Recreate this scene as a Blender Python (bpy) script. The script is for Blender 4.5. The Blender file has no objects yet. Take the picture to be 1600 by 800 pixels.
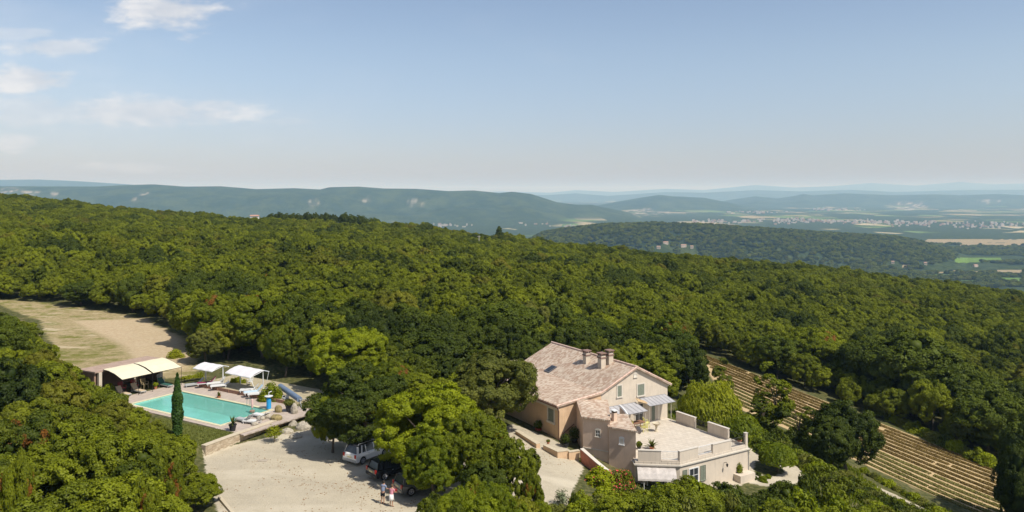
import bpy, bmesh, math, random
import numpy as np
from mathutils import Vector, Matrix
R = math.radians
rnd = random.Random(7)
rng = np.random.default_rng(11)
sc = bpy.context.scene
col = sc.collection
F = 1232.0; HY = 300.0; CZ = 24.0        # focal length in photo pixels, horizon row, camera height

# ------------------------------------------------------------------ camera, light, exposure
cd = bpy.data.cameras.new('camera'); cam = bpy.data.objects.new('camera', cd); col.objects.link(cam)
cam.location = (0, 0, CZ); cam.rotation_euler = (R(90), 0, 0)
cd.sensor_width = 36; cd.lens = 36 * F / 1600; cd.shift_y = -0.0625
cd.clip_start = 0.5; cd.clip_end = 90000
sc.camera = cam
SUN_EL, SUN_AZ = 53.0, 128.0               # azimuth clockwise from +Y
sd = bpy.data.lights.new('sun', 'SUN'); sd.energy = 4.0; sd.angle = R(0.53); sd.color = (1, .95, .86)
so = bpy.data.objects.new('sun', sd); col.objects.link(so)
ts = Vector((math.sin(R(SUN_AZ)) * math.cos(R(SUN_EL)), math.cos(R(SUN_AZ)) * math.cos(R(SUN_EL)), math.sin(R(SUN_EL))))
so.rotation_euler = ts.to_track_quat('Z', 'Y').to_euler()
so.location = (60, -40, 120)
sc.view_settings.view_transform = 'Standard'; sc.view_settings.look = 'None'
sc.view_settings.exposure = 0.45; sc.view_settings.gamma = 1.0
sc.render.engine = 'CYCLES'
cy = sc.cycles
cy.use_denoising = True
cy.max_bounces = 6; cy.diffuse_bounces = 3; cy.glossy_bounces = 3; cy.transmission_bounces = 5; cy.volume_bounces = 1
cy.transparent_max_bounces = 6
cy.caustics_reflective = False; cy.caustics_refractive = False
cy.sample_clamp_indirect = 4

HAZE_DENSITY = 8.0e-5
SKY_STRENGTH = 0.10

class NT:
    def __init__(s, nt): s.nt = nt; s.n = nt.nodes; s.l = nt.links
    def node(s, t, **kw):
        n = s.n.new(t)
        for k, v in kw.items():
            if k == 'inp':
                for kk, vv in v.items():
                    if isinstance(vv, bpy.types.NodeSocket): s.l.new(vv, n.inputs[kk])
                    else: n.inputs[kk].default_value = vv
            else: setattr(n, k, v)
        return n
    def math(s, op, a, b=None, c=None, clamp=False):
        n = s.n.new('ShaderNodeMath'); n.operation = op; n.use_clamp = clamp
        for i, v in enumerate((a, b, c)):
            if v is None: continue
            if isinstance(v, bpy.types.NodeSocket): s.l.new(v, n.inputs[i])
            else: n.inputs[i].default_value = v
        return n.outputs[0]
    def mix(s, f, a, b, mode='MIX'):
        n = s.n.new('ShaderNodeMix'); n.data_type = 'RGBA'; n.blend_type = mode
        for i, v in ((0, f), (6, a), (7, b)):
            if isinstance(v, bpy.types.NodeSocket): s.l.new(v, n.inputs[i])
            elif i == 0: n.inputs[0].default_value = v
            else: n.inputs[i].default_value = (*v, 1) if len(v) == 3 else v
        return n.outputs[2]
    def ramp(s, f, lo, hi, a=0.0, b=1.0):
        n = s.n.new('ShaderNodeMapRange'); n.interpolation_type = 'SMOOTHSTEP'
        s.l.new(f, n.inputs[0])
        for i, v in ((1, lo), (2, hi), (3, a), (4, b)): n.inputs[i].default_value = v
        return n.outputs[0]
    def noise(s, vec, scale, detail=4, rough=.55, out=0):
        n = s.node('ShaderNodeTexNoise', inp={'Scale': scale, 'Detail': detail, 'Roughness': rough})
        if vec is not None: s.l.new(vec, n.inputs['Vector'])
        return n.outputs[out]

# ------------------------------------------------------------------ sky with clouds (world, by direction)
w = bpy.data.worlds.new('World'); sc.world = w; w.use_nodes = True
t = NT(w.node_tree); t.n.clear()
sky = t.node('ShaderNodeTexSky', sky_type='NISHITA', sun_disc=False, sun_elevation=R(SUN_EL), sun_rotation=R(SUN_AZ),
             altitude=300, air_density=1.0, dust_density=1.0, ozone_density=1.5)
tc = t.node('ShaderNodeTexCoord')
sep = t.node('ShaderNodeSeparateXYZ'); t.l.new(tc.outputs['Generated'], sep.inputs[0])
# direction -> tangent-plane coordinates around +Y
yy = t.math('MAXIMUM', sep.outputs[1], 0.02)
cu = t.math('DIVIDE', sep.outputs[0], yy); cv = t.math('DIVIDE', sep.outputs[2], yy)
cvec = t.node('ShaderNodeCombineXYZ', inp={0: cu, 1: cv, 2: 0.0}).outputs[0]
sv = t.node('ShaderNodeVectorMath', operation='MULTIPLY', inp={0: cvec, 1: (1, 2.6, 1)}).outputs[0]
nz = t.noise(sv, 13.0, 8, .62); nz2 = t.noise(sv, 3.2, 4, .5)
total = None
for (px, py, rx, ry, k) in ((262, 14, 78, 34, 1.0), (92, 74, 80, 15, .72), (52, 124, 66, 22, .95), (230, 176, 160, 24, .78), (330, 168, 50, 13, .6),
                            (28, 222, 38, 14, .6), (30, 52, 70, 12, .45), (60, 175, 130, 30, .5), (-90, 120, 80, 30, .5), (210, 262, 90, 8, .32), (455, 190, 60, 7, .25)):
    a = t.math('DIVIDE', t.math('SUBTRACT', cu, (px - 800) / F), rx / F)
    b = t.math('DIVIDE', t.math('SUBTRACT', cv, (HY - py) / F), ry / F)
    d = t.math('SQRT', t.math('ADD', t.math('MULTIPLY', a, a), t.math('MULTIPLY', b, b)))
    e = t.math('SUBTRACT', 1.3, d)
    e = t.math('ADD', e, t.math('MULTIPLY', t.math('SUBTRACT', nz, .5), 2.9))
    e = t.math('MULTIPLY', t.ramp(e, .0, .9), k * .85)
    total = e if total is None else t.math('MAXIMUM', total, e)
wisp = t.math('MULTIPLY', t.ramp(t.math('ADD', nz2, t.math('MULTIPLY', cu, -.35)), .52, .85), .15)
fade = t.ramp(cv, .02, .10)
wisp = t.math('MULTIPLY', wisp, fade)
total = t.math('MAXIMUM', total, wisp)
skyc = t.mix(t.ramp(cv, .0, .20, 1, 0), t.mix(1.0, sky.outputs[0], (1.08, .98, .95), 'MULTIPLY'), t.mix(1.0, sky.outputs[0], (.75, .71, .84), 'MULTIPLY'))
cloudc = t.mix(t.ramp(nz, .35, .7), (4.9, 5.1, 5.5), (6.7, 6.6, 6.6))
fin = t.mix(total, skyc, cloudc)
bg = t.node('ShaderNodeBackground', inp={'Strength': SKY_STRENGTH}); t.l.new(fin, bg.inputs[0])
wo = t.node('ShaderNodeOutputWorld'); t.l.new(bg.outputs[0], wo.inputs[0])

# ------------------------------------------------------------------ helpers
def tag(o, label=None, cat=None, group=None, kind=None):
    if label: o['label'] = label
    if cat: o['category'] = cat
    if group: o['group'] = group
    if kind: o['kind'] = kind
    return o
def empty(name, loc=(0, 0, 0), rz=0.0, label=None, cat=None, group=None):
    o = bpy.data.objects.new(name, None); col.objects.link(o); o.empty_display_size = .2
    o.location = loc; o.rotation_euler = (0, 0, rz)
    return tag(o, label, cat, group)
def mesh_obj(name, verts, faces, mats, parent=None, midx=None, smooth=False, loc=None):
    me = bpy.data.meshes.new(name)
    me.from_pydata([tuple(v) for v in verts], [], faces)
    for m in (mats if isinstance(mats, (list, tuple)) else [mats]): me.materials.append(m)
    if midx is not None: me.polygons.foreach_set('material_index', midx)
    if smooth: me.polygons.foreach_set('use_smooth', [True] * len(me.polygons))
    me.update()
    o = bpy.data.objects.new(name, me); col.objects.link(o)
    if parent: o.parent = parent
    if loc: o.location = loc
    return o
def np_mesh(name, V, Fq, mats, fattr=None, midx=None, smooth=False):
    """V (n,3) and quad faces (m,4) as numpy arrays."""
    me = bpy.data.meshes.new(name)
    n, m = len(V), len(Fq); k = Fq.shape[1]
    me.vertices.add(n); me.vertices.foreach_set('co', np.ascontiguousarray(V, dtype=np.float32).ravel())
    me.loops.add(m * k); me.loops.foreach_set('vertex_index', np.ascontiguousarray(Fq, dtype=np.int32).ravel())
    me.polygons.add(m); me.polygons.foreach_set('loop_start', np.arange(0, m * k, k, dtype=np.int32))
    me.polygons.foreach_set('loop_total', np.full(m, k, dtype=np.int32))
    for x in (mats if isinstance(mats, (list, tuple)) else [mats]): me.materials.append(x)
    if midx is not None: me.polygons.foreach_set('material_index', np.asarray(midx, dtype=np.int32))
    if smooth: me.polygons.foreach_set('use_smooth', np.ones(m, dtype=bool))
    if fattr:
        for nm, arr in fattr.items():
            dom = 'FACE' if len(arr) == m else 'POINT'
            me.attributes.new(nm, 'FLOAT', dom).data.foreach_set('value', np.ascontiguousarray(arr, dtype=np.float32))
    me.update(calc_edges=True); me.validate()
    return me
def link_me(name, me, parent=None):
    o = bpy.data.objects.new(name, me); col.objects.link(o)
    if parent: o.parent = parent
    return o

class MB:
    def __init__(s): s.v = []; s.f = []; s.m = []
    def add(s, vs, fs, mi=0):
        k = len(s.v); s.v += [tuple(v) for v in vs]; s.f += [[k + i for i in f] for f in fs]; s.m += [mi] * len(fs); return s
    def box(s, x0, x1, y0, y1, z0, z1, mi=0):
        return s.add([(x0,y0,z0),(x1,y0,z0),(x1,y1,z0),(x0,y1,z0),(x0,y0,z1),(x1,y0,z1),(x1,y1,z1),(x0,y1,z1)],
                     [(0,3,2,1),(4,5,6,7),(0,1,5,4),(1,2,6,5),(2,3,7,6),(3,0,4,7)], mi)
    def prism(s, poly, z0, z1, mi=0):
        """poly: list of (x,y); z0,z1 numbers or lists"""
        n = len(poly); a = z0 if hasattr(z0, '__len__') else [z0]*n; b = z1 if hasattr(z1, '__len__') else [z1]*n
        area = sum(poly[i][0]*poly[(i+1)%n][1]-poly[(i+1)%n][0]*poly[i][1] for i in range(n))
        if area < 0: poly = poly[::-1]; a = list(a)[::-1]; b = list(b)[::-1]
        vs = [(p[0],p[1],z) for p,z in zip(poly,a)] + [(p[0],p[1],z) for p,z in zip(poly,b)]
        return s.add(vs, [tuple(range(n-1,-1,-1)), tuple(range(n,2*n))] + [(i,(i+1)%n,n+(i+1)%n,n+i) for i in range(n)], mi)
    def tube(s, pts, r, n=8, mi=0, cap=True):
        pts = [Vector(p) for p in pts]; rs = r if hasattr(r,'__len__') else [r]*len(pts)
        vs = []; 
        for i, p in enumerate(pts):
            d = (pts[min(i+1,len(pts)-1)] - pts[max(i-1,0)]).normalized()
            a = d.cross(Vector((0,0,1)))
            if a.length < .01: a = Vector((1,0,0))
            a.normalize(); b = d.cross(a)
            for k in range(n):
                an = 2*math.pi*k/n; vs.append(p + (a*math.cos(an)+b*math.sin(an))*rs[i])
        fs = [(i*n+k, i*n+(k+1)%n, (i+1)*n+(k+1)%n, (i+1)*n+k) for i in range(len(pts)-1) for k in range(n)]
        if cap: fs += [tuple(range(n-1,-1,-1)), tuple((len(pts)-1)*n+k for k in range(n))]
        return s.add(vs, fs, mi)
    def lathe(s, prof, c=(0,0,0), n=16, mi=0):
        vs = [(c[0]+r*math.cos(2*math.pi*k/n), c[1]+r*math.sin(2*math.pi*k/n), c[2]+z) for r,z in prof for k in range(n)]
        fs = [(i*n+k, i*n+(k+1)%n, (i+1)*n+(k+1)%n, (i+1)*n+k) for i in range(len(prof)-1) for k in range(n)]
        fs += [tuple(range(n-1,-1,-1)), tuple((len(prof)-1)*n+k for k in range(n))]
        return s.add(vs, fs, mi)
    def quad(s, a, b, c, d, mi=0): return s.add([a,b,c,d], [(0,1,2,3)], mi)
    def slab(s, q, th, mi=0):
        """thick sheet from a list of points (top surface), thickness th straight down"""
        n = len(q); vs = list(q) + [(p[0],p[1],p[2]-th) for p in q]
        return s.add(vs, [tuple(range(n)), tuple(range(2*n-1,n-1,-1))] + [(i,n+i,n+(i+1)%n,(i+1)%n) for i in range(n)], mi)
    def build(s, name, mats, parent=None, smooth=False, fix=True, loc=None):
        o = mesh_obj(name, s.v, s.f, mats, parent, s.m, smooth, loc)
        if fix:
            bm = bmesh.new(); bm.from_mesh(o.data); bmesh.ops.recalc_face_normals(bm, faces=bm.faces); bm.to_mesh(o.data); bm.free()
        return o
def bevel(o, wd=.02, seg=2):
    m = o.modifiers.new('bevel', 'BEVEL'); m.width = wd; m.segments = seg; m.limit_method = 'ANGLE'; return o

# ------------------------------------------------------------------ materials
MATS = {}
def mat(name, color, rough=.7, metal=0, var=0.0, scale=3.0, bump=0.0, bscale=40.0, alpha=None, spec=.3, dirt=None, coords='Object'):
    if name in MATS: return MATS[name]
    m = bpy.data.materials.new(name); m.use_nodes = True; t = NT(m.node_tree); b = m.node_tree.nodes['Principled BSDF']
    tc = t.node('ShaderNodeTexCoord').outputs[coords]
    c = None
    if var > 0:
        n = t.noise(tc, scale, 5, .6)
        c = t.mix(t.ramp(n, .3, .7), tuple(x*(1-var) for x in color), tuple(min(1, x*(1+var)) for x in color))
    if dirt:
        n = t.noise(tc, scale*.45, 6, .65)
        c = t.mix(t.ramp(n, .5, .75), c if c is not None else color, dirt)
    if 'stucco' in name:
        mp = t.node('ShaderNodeMapping', inp={'Scale': (5.5, 5.5, .45)}); t.l.new(tc, mp.inputs[0])
        c = t.mix(t.ramp(t.noise(mp.outputs[0], 1.0, 5, .65), .48, .8, 0, .42), c, tuple(x*.62 for x in color))
    if name in ('terrace_paving', 'pool_paving'):
        br = t.node('ShaderNodeTexBrick', offset=.5, inp={'Color1': (1, 1, 1, 1), 'Color2': (.90, .88, .86, 1), 'Mortar': (.62, .60, .56, 1), 'Scale': 1.0, 'Mortar Size': .018, 'Brick Width': .6, 'Row Height': .45}); t.l.new(tc, br.inputs[0])
        c = t.mix(.8, c, t.mix(1.0, c, br.outputs[0], 'MULTIPLY'))
    if c is not None: t.l.new(c, b.inputs['Base Color'])
    else: b.inputs['Base Color'].default_value = (*color, 1)
    b.inputs['Roughness'].default_value = rough; b.inputs['Metallic'].default_value = metal
    b.inputs['Specular IOR Level'].default_value = spec
    if bump > 0:
        n = t.noise(tc, bscale, 4, .6)
        bp = t.node('ShaderNodeBump', inp={'Strength': bump, 'Distance': .03, 'Height': n}); t.l.new(bp.outputs[0], b.inputs['Normal'])
    if alpha is not None:
        b.inputs['Alpha'].default_value = alpha
    MATS[name] = m; return m

def foliage(name, dark, light, brown=None, trans=.25, spread=1.0):
    m = bpy.data.materials.new(name); m.use_nodes = True; t = NT(m.node_tree); t.n.clear()
    oi = t.node('ShaderNodeObjectInfo'); at = t.node('ShaderNodeAttribute', attribute_name='tint')
    tc = t.node('ShaderNodeTexCoord').outputs['Object']
    n = t.noise(tc, .55, 3, .6)
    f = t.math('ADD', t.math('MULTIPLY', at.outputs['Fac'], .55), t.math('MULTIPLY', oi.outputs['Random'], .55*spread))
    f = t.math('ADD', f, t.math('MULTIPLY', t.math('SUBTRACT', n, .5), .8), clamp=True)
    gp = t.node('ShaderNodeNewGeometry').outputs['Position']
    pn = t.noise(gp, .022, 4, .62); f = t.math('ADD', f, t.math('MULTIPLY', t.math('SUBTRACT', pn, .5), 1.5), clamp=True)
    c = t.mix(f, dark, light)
    # a few crowns lean to olive brown, as the garrigue does in late summer
    if brown:
        r2 = t.math('FRACT', t.math('MULTIPLY', oi.outputs['Random'], 7.31))
        c = t.mix(t.math('MULTIPLY', t.math('MULTIPLY', t.ramp(r2, .55, 1.0), t.ramp(t.noise(gp, .03, 3, .5), .50, .62)), .65), c, brown)
    d = t.node('ShaderNodeBsdfDiffuse'); t.l.new(c, d.inputs[0])
    g = t.node('ShaderNodeBsdfGlossy', inp={'Roughness': .55, 'Color': (.5, .5, .45, 1)})
    tr = t.node('ShaderNodeBsdfTranslucent'); t.l.new(t.mix(1.0, c, (1.2, 1.25, .5), 'MULTIPLY'), tr.inputs[0]); trans *= .75
    m1 = t.node('ShaderNodeMixShader', inp={0: trans}); t.l.new(d.outputs[0], m1.inputs[1]); t.l.new(tr.outputs[0], m1.inputs[2])
    m2 = t.node('ShaderNodeMixShader', inp={0: .02}); t.l.new(m1.outputs[0], m2.inputs[1]); t.l.new(g.outputs[0], m2.inputs[2])
    o = t.node('ShaderNodeOutputMaterial'); t.l.new(m2.outputs[0], o.inputs[0])
    MATS[name] = m; return m
foliage('oak_leaf', (.036, .054, .005), (.205, .232, .010), brown=(.185, .155, .018))
foliage('green_leaf', (.040, .062, .004), (.190, .218, .008))
foliage('light_leaf', (.075, .110, .004), (.260, .295, .009), trans=.35)
foliage('dark_leaf', (.022, .036, .005), (.085, .110, .009), trans=.2)
foliage('olive_leaf', (.075, .088, .014), (.190, .195, .030))
foliage('yellow_leaf', (.160, .190, .008), (.310, .320, .014), trans=.4)
foliage('brown_leaf', (.150, .060, .010), (.270, .120, .022))
foliage('cypress_leaf', (.025, .060, .010), (.085, .150, .014), trans=.15)
foliage('grass_leaf', (.110, .135, .025), (.220, .230, .060), trans=.4)
foliage('pink_flower', (.55, .05, .08), (.75, .12, .12))
foliage('grey_leaf', (.16, .19, .10), (.28, .30, .18))
foliage('lavender_leaf', (.100, .070, .018), (.225, .155, .045), trans=.2)
foliage('lavender_green_leaf', (.110, .110, .028), (.225, .205, .060), trans=.2)
BARK = mat('bark', (.11, .085, .06), .9, var=.3, scale=6, bump=.6, bscale=25)
WALL = mat('stucco', (.56, .485, .385), .9, var=.06, scale=.9, bump=.15, bscale=60, dirt=(.50, .42, .325))
WALLB = mat('bright_stucco', (.58, .50, .40), .9, var=.05, scale=.9, bump=.15, bscale=60, dirt=(.52, .44, .34))
WALL2 = mat('pink_stucco', (.60, .455, .345), .9, var=.08, scale=.9, bump=.15, bscale=60, dirt=(.47, .34, .24))
WALL3 = mat('orange_stucco', (.60, .42, .26), .9, var=.06, scale=.9, bump=.15, bscale=60, dirt=(.47, .315, .20))
TRIM = mat('white_trim', (.56, .51, .43), .7, var=.04, scale=3)
WHITE = mat('white_paint', (.66, .66, .64), .45, var=.03, scale=4)
SHUT = mat('grey_green_shutter', (.20, .22, .17), .6, var=.1, scale=5)
GLASS = mat('window_glass', (.03, .035, .04), .12, spec=.6)
IRON = mat('dark_iron', (.035, .03, .028), .5, metal=.4)
COPPER = mat('brown_gutter', (.16, .085, .055), .5, metal=.3)
STONE = mat('coping_stone', (.50, .43, .31), .85, var=.1, scale=4, bump=.3)
TERRACOTTA = mat('terracotta', (.42, .17, .09), .8, var=.15, scale=8)
BLACKPOT = mat('black_pot', (.03, .03, .032), .6)
CREAM = mat('cream_canvas', (.64, .585, .41), .85, var=.04, scale=2)
CANVAS = mat('white_canvas', (.62, .60, .60), .8, var=.03, scale=2)
ROCK = mat('limestone', (.36, .32, .25), .9, var=.25, scale=3, bump=.8, bscale=8)
WOOD = mat('brown_timber', (.22, .12, .075), .8, var=.25, scale=5)
YEL = mat('pale_yellow_plastic', (.66, .62, .22), .5)
MAROON = mat('maroon_cloth', (.22, .03, .07), .85, var=.15, scale=6)
PLAST = mat('white_plastic', (.64, .64, .62), .4)
GREYP = mat('grey_plastic', (.36, .37, .36), .6)

# roof tiles: brick pattern gives each tile its own pink/cream tone, wave gives the barrel rows
def roof_mat(name, rot=0.0):
    m = bpy.data.materials.new(name); m.use_nodes = True; t = NT(m.node_tree); b = m.node_tree.nodes['Principled BSDF']
    tc = t.node('ShaderNodeTexCoord').outputs['Object']
    mp = t.node('ShaderNodeMapping', inp={'Rotation': (0, 0, rot)}); t.l.new(tc, mp.inputs[0]); v = mp.outputs[0]
    br = t.node('ShaderNodeTexBrick', offset=.5, inp={'Color1': (.0, .0, .0, 1), 'Color2': (1, 1, 1, 1), 'Mortar': (.5, .5, .5, 1), 'Scale': 1.0,
        'Mortar Size': .0, 'Bias': 0.0, 'Brick Width': .30, 'Row Height': .22}); t.l.new(v, br.inputs[0])
    n = t.noise(v, 4.5, 3, .6); n2 = t.noise(v, .7, 4, .6)
    bw = t.node('ShaderNodeRGBToBW'); t.l.new(br.outputs[0], bw.inputs[0])
    f = t.math('ADD', t.math('MULTIPLY', bw.outputs[0], .5), t.math('MULTIPLY', n, .5))
    c = t.mix(t.ramp(f, .2, .8), (.40, .27, .19), (.64, .54, .42))
    c = t.mix(t.ramp(n2, .45, .75, 0, .45), c, (.34, .25, .19))
    wv = t.node('ShaderNodeTexWave', wave_type='BANDS', bands_direction='Y', wave_profile='SIN', inp={'Scale': 4.0*.5, 'Distortion': .3}); t.l.new(v, wv.inputs[0])
    c = t.mix(t.ramp(wv.outputs[1], .0, .25, .35, 0), c, (.20, .12, .09))
    t.l.new(c, b.inputs['Base Color']); b.inputs['Roughness'].default_value = .85; b.inputs['Specular IOR Level'].default_value = .2
    hh = t.math('ADD', t.math('MULTIPLY', wv.outputs[1], 1.0), t.math('MULTIPLY', bw.outputs[0], .3))
    bp = t.node('ShaderNodeBump', inp={'Strength': .8, 'Distance': .06, 'Height': hh}); t.l.new(bp.outputs[0], b.inputs['Normal'])
    MATS[name] = m; return m
ROOF = roof_mat('roof_tiles')

# ------------------------------------------------------------------ terrain height
def at(px, py, z): 
    Y = (CZ - z) * F / (py - HY); return ((px - 800) / F * Y, Y)
def toimg(X, Y, Z): return 800 + X / Y * F, HY + (CZ - Z) * F / Y
CREST = [(-700, 268), (-300, 288), (0, 303), (100, 312), (200, 321), (300, 329), (400, 338), (500, 341), (600, 346), (700, 358), (800, 369), (900, 380), (1000, 390),
         (1100, 400), (1200, 408), (1300, 416), (1400, 429), (1500, 444), (1600, 459), (1750, 480), (2100, 515), (2500, 540)]
cpx = np.array([c[0] for c in CREST], float); cpy = np.array([c[1] for c in CREST], float)
def dcrest(px): return np.interp(px, [-700, 0, 800, 1600, 2500], [520, 500, 430, 370, 330])
def zcrest(px): return CZ - 5.5 - (np.interp(px, cpx, cpy) - HY) * dcrest(px) / F
ctrl = [(-23,62,0),(-15,60,0),(-10,70,0),(-25,72,0),(-12,57,0),(-20,50,0),(-30,50,0),(-45,60,.4),(-30,38,-.5),(-60,60,1),(-80,90,1.5),
 (-38,84,.9),(-30,82,.8),(-46,92,1),(-30,95,1),(-60,100,1.3),(-62,126,1.5),(-50,150,2),(-85,130,2),(-90,160,3),(-40,120,1.6),(-15,100,.5),(-10,80,0),
 (3,70,-.6),(4,76,-1),(2,62,-.5),(-8,65,-.1),(0,56,-.8),(8,62,-1.8),(5,80,-1.05),(-3,90,-.8),(8,100,-1.2),(17,89,-1.5),(10,84,-1.3),(0,120,-.5),
 (20,80,-3.4),(14,71,-3.8),(23,76,-4.1),(26,80,-4.2),(16,68,-4),(30,74,-4.8),(12,70,-3.2),(10,73.5,-2.4),(28,92,-4.5),(22,95,-3),
 (15,58,-4),(25,58,-6),(5,50,-1.5),(40,68,-8.5),(36,143,-6),(32,114,-6.5),(63,101,-12),(47.6,86,-11),(46,120,-8.6),(30,125,-5.5),(39,95,-8.5),
 (75,110,-14),(85,140,-15),(60,160,-10),(20,150,-3),(60,70,-12),(0,20,-2),(-40,10,-1),(40,20,-8),(-120,80,3),(-120,160,5),(110,100,-17)]
for px in range(-600, 2401, 200):
    d = float(dcrest(px)); z = float(zcrest(px)); ctrl.append(((px-800)/F*d, d, z))
    base = np.interp(px, [-200, 200, 800, 1400, 1800], [4, 2.5, -1, -12, -18])
    z2 = base + (z - base) * .45; dd = 150 + (d-150)*.5; ctrl.append(((px-800)/F*dd, dd, z2))
C = np.array(ctrl, float)
def tps(r2): return np.where(r2 > 1e-9, r2 * np.log(np.maximum(r2, 1e-9)), 0) * .5
def _fit():
    S = 100.0; P = C[:, :2] / S; n = len(P)
    A = tps(((P[:, None]-P[None])**2).sum(-1)) + np.eye(n)*2e-4
    B = np.c_[np.ones(n), P]; M = np.block([[A, B], [B.T, np.zeros((3,3))]])
    return np.linalg.solve(M, np.r_[C[:, 2], 0, 0, 0]), P, S
_w, _P, _S = _fit()
def near_h(X, Y):
    X = np.asarray(X, float); Y = np.asarray(Y, float); q = np.stack([X.ravel(), Y.ravel()], 1)/_S
    out = np.empty(len(q))
    for i in range(0, len(q), 40000):
        s = q[i:i+40000]; r2 = ((s[:, None]-_P[None])**2).sum(-1)
        out[i:i+40000] = tps(r2) @ _w[:-3] + _w[-3] + s @ _w[-2:]
    return out.reshape(X.shape)
PLAIN = -176.0
RIDGES = [ # (distance, half width, [(px, y silhouette)...])
 (6300, 1500, [(-900,296),(-400,288),(0,291),(150,291.5),(200,289),(240,288),(290,291.5),(345,291),(370,293),(400,295.5),(460,294),(500,296),(515,292.5),(560,291.5),(600,294.5),(650,295),(700,298.5),(740,297.5),(780,301.5),(800,299.5),(830,303),(870,316),(900,320),(925,320),(960,328),(1010,342),(1060,350)]),
 (13500, 2500, [(-900,286),(-300,276),(0,281),(60,280.5),(120,283),(200,288),(300,296),(420,315)]),
 (9300, 1700, [(860,336),(900,326),(930,322),(960,316),(1000,309),(1030,304.5),(1050,306.5),(1100,309),(1130,315),(1160,320),(1200,330)]),
 (12000, 2100, [(1060,318),(1130,314),(1180,306.5),(1215,310),(1235,307),(1255,303),(1270,305),(1320,302),(1400,305),(1460,303.5),(1500,305),(1560,303),(1600,305),(1800,302),(2300,298)]),
 (19000, 2600, [(700,307),(800,303),(850,305),(900,302),(950,306),(1040,300),(1100,301),(1180,297),(1250,299),(1330,296.5),(1400,300),(1500,297),(1700,296),(2300,292)]),
 (30000, 3500, [(-900,296),(0,299),(500,300),(700,303),(780,299),(860,301),(900,297),(960,300),(1040,295),(1100,297),(1180,289),(1240,293),(1300,291),(1360,286),(1430,290),(1500,284.5),(1550,288),(1620,286),(1700,288),(2300,292)]),
 (2330, 430, [(790,378),(835,368),(880,360),(950,353),(1020,350.5),(1100,353),(1200,360),(1300,367),(1400,373),(1440,381),(1490,398),(1520,409),(1560,422)]),
]
def vnoise(x, y, seed=0):
    xi = np.floor(x).astype(np.int64); yi = np.floor(y).astype(np.int64); fx = x-xi; fy = y-yi
    def h(a, b):
        k = (a*374761393 + b*668265263 + seed*974711) & 0x7fffffff; k = ((k ^ (k >> 13))*1274126177) & 0x7fffffff
        return ((k ^ (k >> 16)) & 0xffff)/65535.0
    fx = fx*fx*(3-2*fx); fy = fy*fy*(3-2*fy)
    return (h(xi,yi)*(1-fx)+h(xi+1,yi)*fx)*(1-fy)+(h(xi,yi+1)*(1-fx)+h(xi+1,yi+1)*fx)*fy
def fbm(x, y, seed=0, o=4):
    s = 0; a = .5
    for k in range(o): s = s + a*vnoise(x, y, seed+k); x = x*2.03+11; y = y*2.03+7; a *= .5
    return s
def far_h(X, Y):
    px = 800 + X/np.maximum(Y, 1)*F
    z = PLAIN + 4*(fbm(X/900, Y/900, 3)-.5)
    for i, (D, Wd, prof) in enumerate(RIDGES):
        pp = np.array(prof, float); top = CZ - (np.interp(px, pp[:,0], pp[:,1]) - HY)*D/F
        edge = np.clip((px-pp[0,0]+60)/120, 0, 1)*np.clip((pp[-1,0]+60-px)/120, 0, 1)
        wob = (fbm(X/(Wd*.55), Y/(Wd*.55), 20+i)-.47)*.9
        s = np.abs(Y-D)/Wd
        s2 = np.clip(s + wob*np.clip(s*1.6, 0, 1), 0, 1)
        sh = .5+.5*np.cos(np.pi*s2)
        z = np.maximum(z, PLAIN + (top-PLAIN)*sh*edge)
    return z
# pool frame
PA = (-38.0, 90.8); PANG = R(-31.5); PC, PS = math.cos(PANG), math.sin(PANG); PL, PW = 14.6, 6.2
def pool_w(s, t): return (PA[0] + s*PC + t*PS, PA[1] + s*PS - t*PC)      # t>0 towards the camera
def inside(poly, X, Y):
    X = np.asarray(X, float); Y = np.asarray(Y, float); r = np.zeros(X.shape, bool); n = len(poly)
    for i in range(n):
        x0, y0 = poly[i]; x1, y1 = poly[(i+1) % n]
        if y0 == y1: continue
        c = ((y0 > Y) != (y1 > Y)) & (X < (x1-x0)*(Y-y0)/(y1-y0)+x0); r ^= c
    return r
def sdist(poly, X, Y):
    X = np.asarray(X, float); Y = np.asarray(Y, float); d = np.full(X.shape, 1e9); n = len(poly)
    for i in range(n):
        x0, y0 = poly[i]; x1, y1 = poly[(i+1) % n]; vx, vy = x1-x0, y1-y0
        tt = np.clip(((X-x0)*vx+(Y-y0)*vy)/(vx*vx+vy*vy+1e-12), 0, 1)
        d = np.minimum(d, np.hypot(X-x0-tt*vx, Y-y0-tt*vy))
    return np.where(inside(poly, X, Y), d, -d)
WALLTOP = [at(318,697,1), at(345,687,1), at(370,678,1), at(400,668,1), at(430,657,1), at(455,650,1), at(482,640,1)]
TERR = [at(482,640,1), at(500,610,1), (-24, 96), (-34, 104), (-48, 102), (-50.5, 91), (-44.5, 81.5), (-36, 73)] + WALLTOP[:-1]
TERR = TERR[:7] + [at(300,702,1)] + WALLTOP[:-1]
POOLR = [pool_w(-.5,-.5), pool_w(PL+.5,-.5), pool_w(PL+.5,PW+.5), pool_w(-.5,PW+.5)]
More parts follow.
